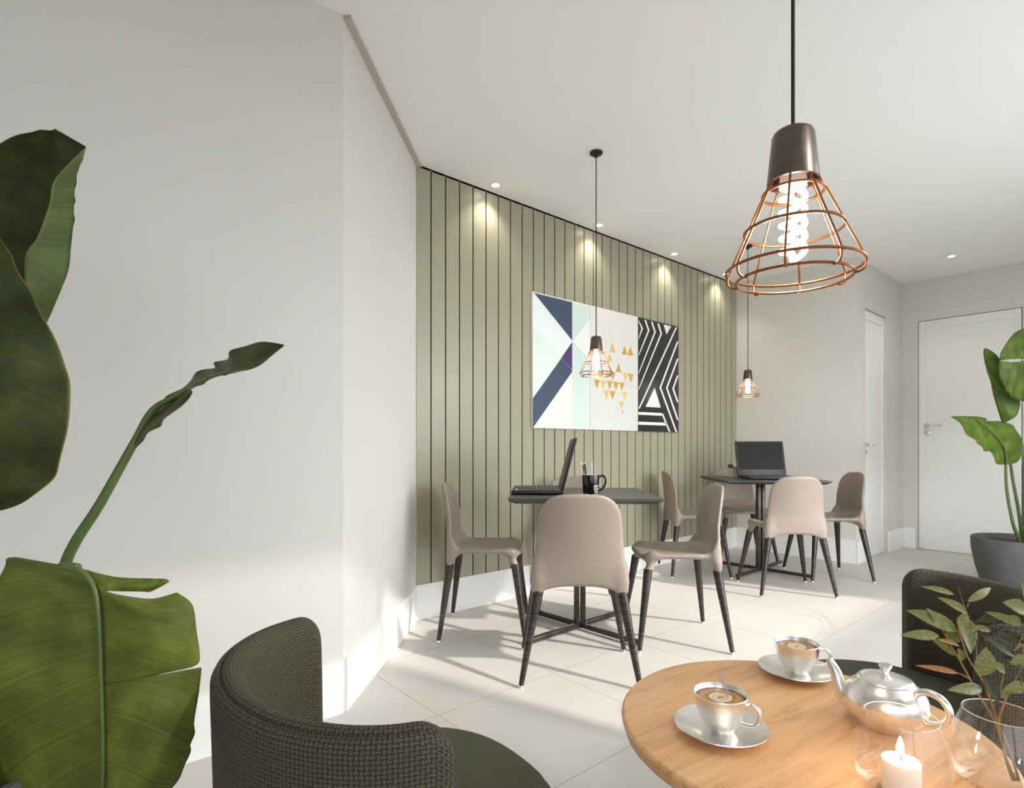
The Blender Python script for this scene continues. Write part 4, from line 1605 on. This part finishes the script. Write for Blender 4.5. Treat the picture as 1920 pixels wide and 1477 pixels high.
twig('leafy twig leaning right out of the glass vase with darker leaves', [(1350, 1428, vb), (1300, 1280, vb - .01), (1262, 1065, vb - .005), (1320, 880, .79), (1390, 740, .79), (1420, 560, .79), (1440, 400, .80)], 0.0018,
     [[(1270, 870, .79), (1280, 800, .79), (1300, 740, .79)], [(1390, 740, .79), (1470, 660, .79), (1540, 560, .79)]],
     [((1300, 742), (1200, 680), 55, .79, 'leaf_olive', 0), ((1400, 450), (1170, 360), 52, .80, 'leaf_olive', 1), ((1440, 360), (1285, 300), 95, .80, 'leaf_olive', 0),
      ((1360, 640), (1150, 510), 80, .79, 'leaf_dark', 0), ((1430, 565), (1280, 480), 55, .79, 'leaf_dark', 1), ((1430, 825), (1285, 860), 70, .785, 'leaf_olive', 0),
      ((1380, 690), (1262, 645), 55, .795, 'leaf_dark', 0), ((1280, 380), (1110, 425), 60, .82, 'leaf_dark', 0), ((1340, 725), (1440, 640), 70, .79, 'leaf_dark', 1),
      ((1400, 430), (1290, 395), 60, .81, 'leaf_olive', 1), ((1440, 300), (1405, 170), 60, .80, 'leaf_olive', 0), ((1390, 740), (1440, 900), 70, .79, 'leaf_dark', 0), ((1330, 850), (1225, 905), 50, .79, 'leaf_olive', 0),
      ((1410, 520), (1345, 610), 55, .79, 'leaf_olive', 1), ((1345, 500), (1270, 560), 48, .80, 'leaf_dark', 0), ((1420, 640), (1330, 690), 50, .785, 'leaf_olive', 0)])


# ------------------------------------------------------------------ tub chairs
def tub_chair(loc, rz, label, zr_=0.645, zs=0.365):
    """opens towards local +y; wing tips near (+-0.31, 0)"""
    t = thing('tub_chair', label, 'armchair', loc, rz, 'olive woven tub chairs at the round table')
    A, Bk, ARM = 0.292, 0.222, 0.004

    def path(off):
        """inner/outer outline; list of (x, y, nx, ny, s)"""
        out = []
        n = 72
        pts = [(-A, ARM)] + [(-A * math.cos(math.pi * i / n), -Bk * math.sin(math.pi * i / n)) for i in range(n + 1)] + [(A, ARM)]
        s = 0
        for i, (x, y) in enumerate(pts):
            p0, p1 = pts[max(i - 1, 0)], pts[min(i + 1, len(pts) - 1)]
            tx, ty = p1[0] - p0[0], p1[1] - p0[1]
            l_ = math.hypot(tx, ty)
            nx, ny = ty / l_, -tx / l_          # outward
            nx, ny = -nx, -ny
            if i:
                s += math.hypot(x - pts[i - 1][0], y - pts[i - 1][1])
            out.append((x, y, nx, ny, s))
        # refine the straight arms
        return out

    P = path(0)
    tot = P[-1][4]

    # resample evenly with finer ends
    def sample(s):
        for p, q in zip(P, P[1:]):
            if q[4] >= s - 1e-9:
                f = (s - p[4]) / max(q[4] - p[4], 1e-9)
                return [p[i] + (q[i] - p[i]) * f for i in range(4)]
        return P[-1][:4]
    SS = sorted(set([0, .004, .009, .015, .022, .03, .04, .05] + [tot - v for v in (0, .004, .009, .015, .022, .03, .04, .05)] + [0.06 + (tot - .12) * i / 84 for i in range(85)]))
    cx, cy = 0, 0
    # decide outward sign
    x, y, nx, ny = sample(tot / 2)
    sg = 1 if (ny * -1) > 0 else -1

    def shell(prof_fn, name):
        bm = BM()
        uvl = bm.loops.layers.uv.verify()
        rows = []
        for s in SS:
            x, y, nx, ny = sample(s)
            e_ = min(s, tot - s)
            rr = 0.05
            drop = 0 if e_ >= rr else rr - math.sqrt(max(0, rr * rr - (rr - e_) ** 2))
            pr = prof_fn(drop, min(1, math.sqrt(max(0, 1 - (1 - min(1, e_ / 0.018)) ** 2)) if e_ < 0.018 else 1))
            rows.append([bm.verts.new((x + sg * nx * o_, y + sg * ny * o_, z_)) for o_, z_ in pr])
        m = len(rows[0])
        for i in range(len(rows) - 1):
            vlen = 0
            for k_ in range(m):
                k2 = (k_ + 1) % m
                a_, b_, c_, d_ = rows[i][k_], rows[i][k2], rows[i + 1][k2], rows[i + 1][k_]
                dl = (b_.co - a_.co).length
                f = bm.faces.new((a_, b_, c_, d_))
                for lp_, uv in zip(f.loops, ((SS[i], vlen), (SS[i], vlen + dl), (SS[i + 1], vlen + dl), (SS[i + 1], vlen))):
                    lp_[uvl].uv = uv
                vlen += dl
        for row, rev in ((rows[0], False), (rows[-1], True)):
            f = bm.faces.new(row if not rev else list(reversed(row)))
            for lp_ in f.loops:
                lp_[uvl].uv = (lp_.vert.co.y, lp_.vert.co.z)
        return obj(name, fix(bm), M['weave'], t, ang=60)

    def outer(drop, q):
        zt = zr_ - 0.006 - drop
        h0 = 0.014 * q + 0.001
        pr = [(-0.030 + 0.02 * 0, 0.13)]
        pr = [(0.000, 0.12), (0.004, 0.25), (0.012, 0.40), (0.018, zt - 0.03), (0.018 + 0 * h0, zt - 0.012), (0.014, zt - 0.004), (0.008, zt), (0.002, zt - 0.003), (-0.001, zt - 0.012), (-0.012, 0.40), (-0.02, 0.25), (-0.024, 0.12)]
        return [(0.002 + (o_ - 0.002) * q, z_) for o_, z_ in pr]

    def inner(drop, q):
        zt = zr_ - drop
        pr = [(-0.020, 0.30), (-0.008, 0.40), (0.003, zt - 0.022), (0.0035, zt - 0.010), (0.000, zt - 0.003), (-0.008, zt), (-0.018, zt - 0.003), (-0.029, zt - 0.012), (-0.038, zt - 0.035), (-0.044, zt - 0.09), (-0.050, 0.42), (-0.056, 0.30)]
        return [(-0.018 + (o_ + 0.018) * (0.25 + 0.75 * q), z_) for o_, z_ in pr]
    shell(outer, 'back_shell')
    shell(inner, 'back_cushion')
    # seat cushion
    bm = BM()
    uvl = bm.loops.layers.uv.verify()
    n = 96
    prof = [(0.0, 0.0, zs - 0.11), (0.9, 0, zs - 0.11), (0.985, 0, zs - 0.095), (1.0, 0, zs - 0.05), (0.995, 0, zs - 0.02), (0.985, 1, zs - 0.008), (0.965, 0, zs - 0.002), (0.9, 0, zs), (0.6, 0, zs + .006), (0.3, 0, zs + .008), (0.0, 0, zs + .008)]
    rows = []
    for f_, wv, z_ in prof:
        row = []
        for k_ in range(n):
            an = 2 * math.pi * k_ / n
            ca, sa = math.cos(an), math.sin(an)
            rx, ry = 0.262, 0.252
            sq = (abs(ca) ** 2.35 + abs(sa) ** 2.35) ** (-1 / 2.35)
            if sa < 0:
                sq = 1 + (sq - 1) * (1 - min(1, -sa * 2))
                rx = 0.262 - 0.022 * min(1, -sa * 2)
            wob = 1 + 0.006 * wv * math.sin(an * 40)
            row.append(bm.verts.new((rx * f_ * wob * sq * ca, 0.083 + ry * f_ * wob * sq * sa, z_)))
        rows.append(row)
    for r_, q_ in zip(rows, rows[1:]):
        for k_ in range(n):
            f = bm.faces.new((r_[k_], r_[(k_ + 1) % n], q_[(k_ + 1) % n], q_[k_]))
            for lp_ in f.loops:
                lp_[uvl].uv = (lp_.vert.co.x, lp_.vert.co.y + lp_.vert.co.z)
    bmesh.ops.remove_doubles(bm, verts=bm.verts, dist=0.0001)
    obj('seat_cushion', fix(bm), M['weave_fine'], t, ang=60)
    bm = BM()
    uvl = bm.loops.layers.uv.verify()
    add_lathe(bm, [(0, 0.15), (0.23, 0.15), (0.25, 0.16), (0.25, zs - 0.11), (0, zs - 0.11)], 64, c=(0, 0.02, 0))
    obj('seat_base', fix(bm), M['dark_wood'], t)
    for an in (45, 135, 225, 315):
        bm = BM()
        c_, s_ = math.cos(R(an)), math.sin(R(an))
        add_tube(bm, [(0.18 * c_, 0.02 + 0.18 * s_, 0.152), (0.22 * c_, 0.02 + 0.22 * s_, 0.0)], [0.02, 0.012], 14)
        obj('leg', fix(bm), M['leg'], t)
    return t


def heading(fl, fd_):
    """rotation turning local +y to the (lat, d) direction"""
    v = W(fl, fd_, 0)
    return math.atan2(v.y, v.x) - math.pi / 2


tub = tub_chair(W(-0.25, 0.985, 0), heading(0.81, 0.58), 'olive woven tub chair in the left foreground, back to the viewer')
dup(tub, W(1.055, 1.42, 0), heading(-0.927, 0.374), 'olive woven tub chair on the right beyond the round table')
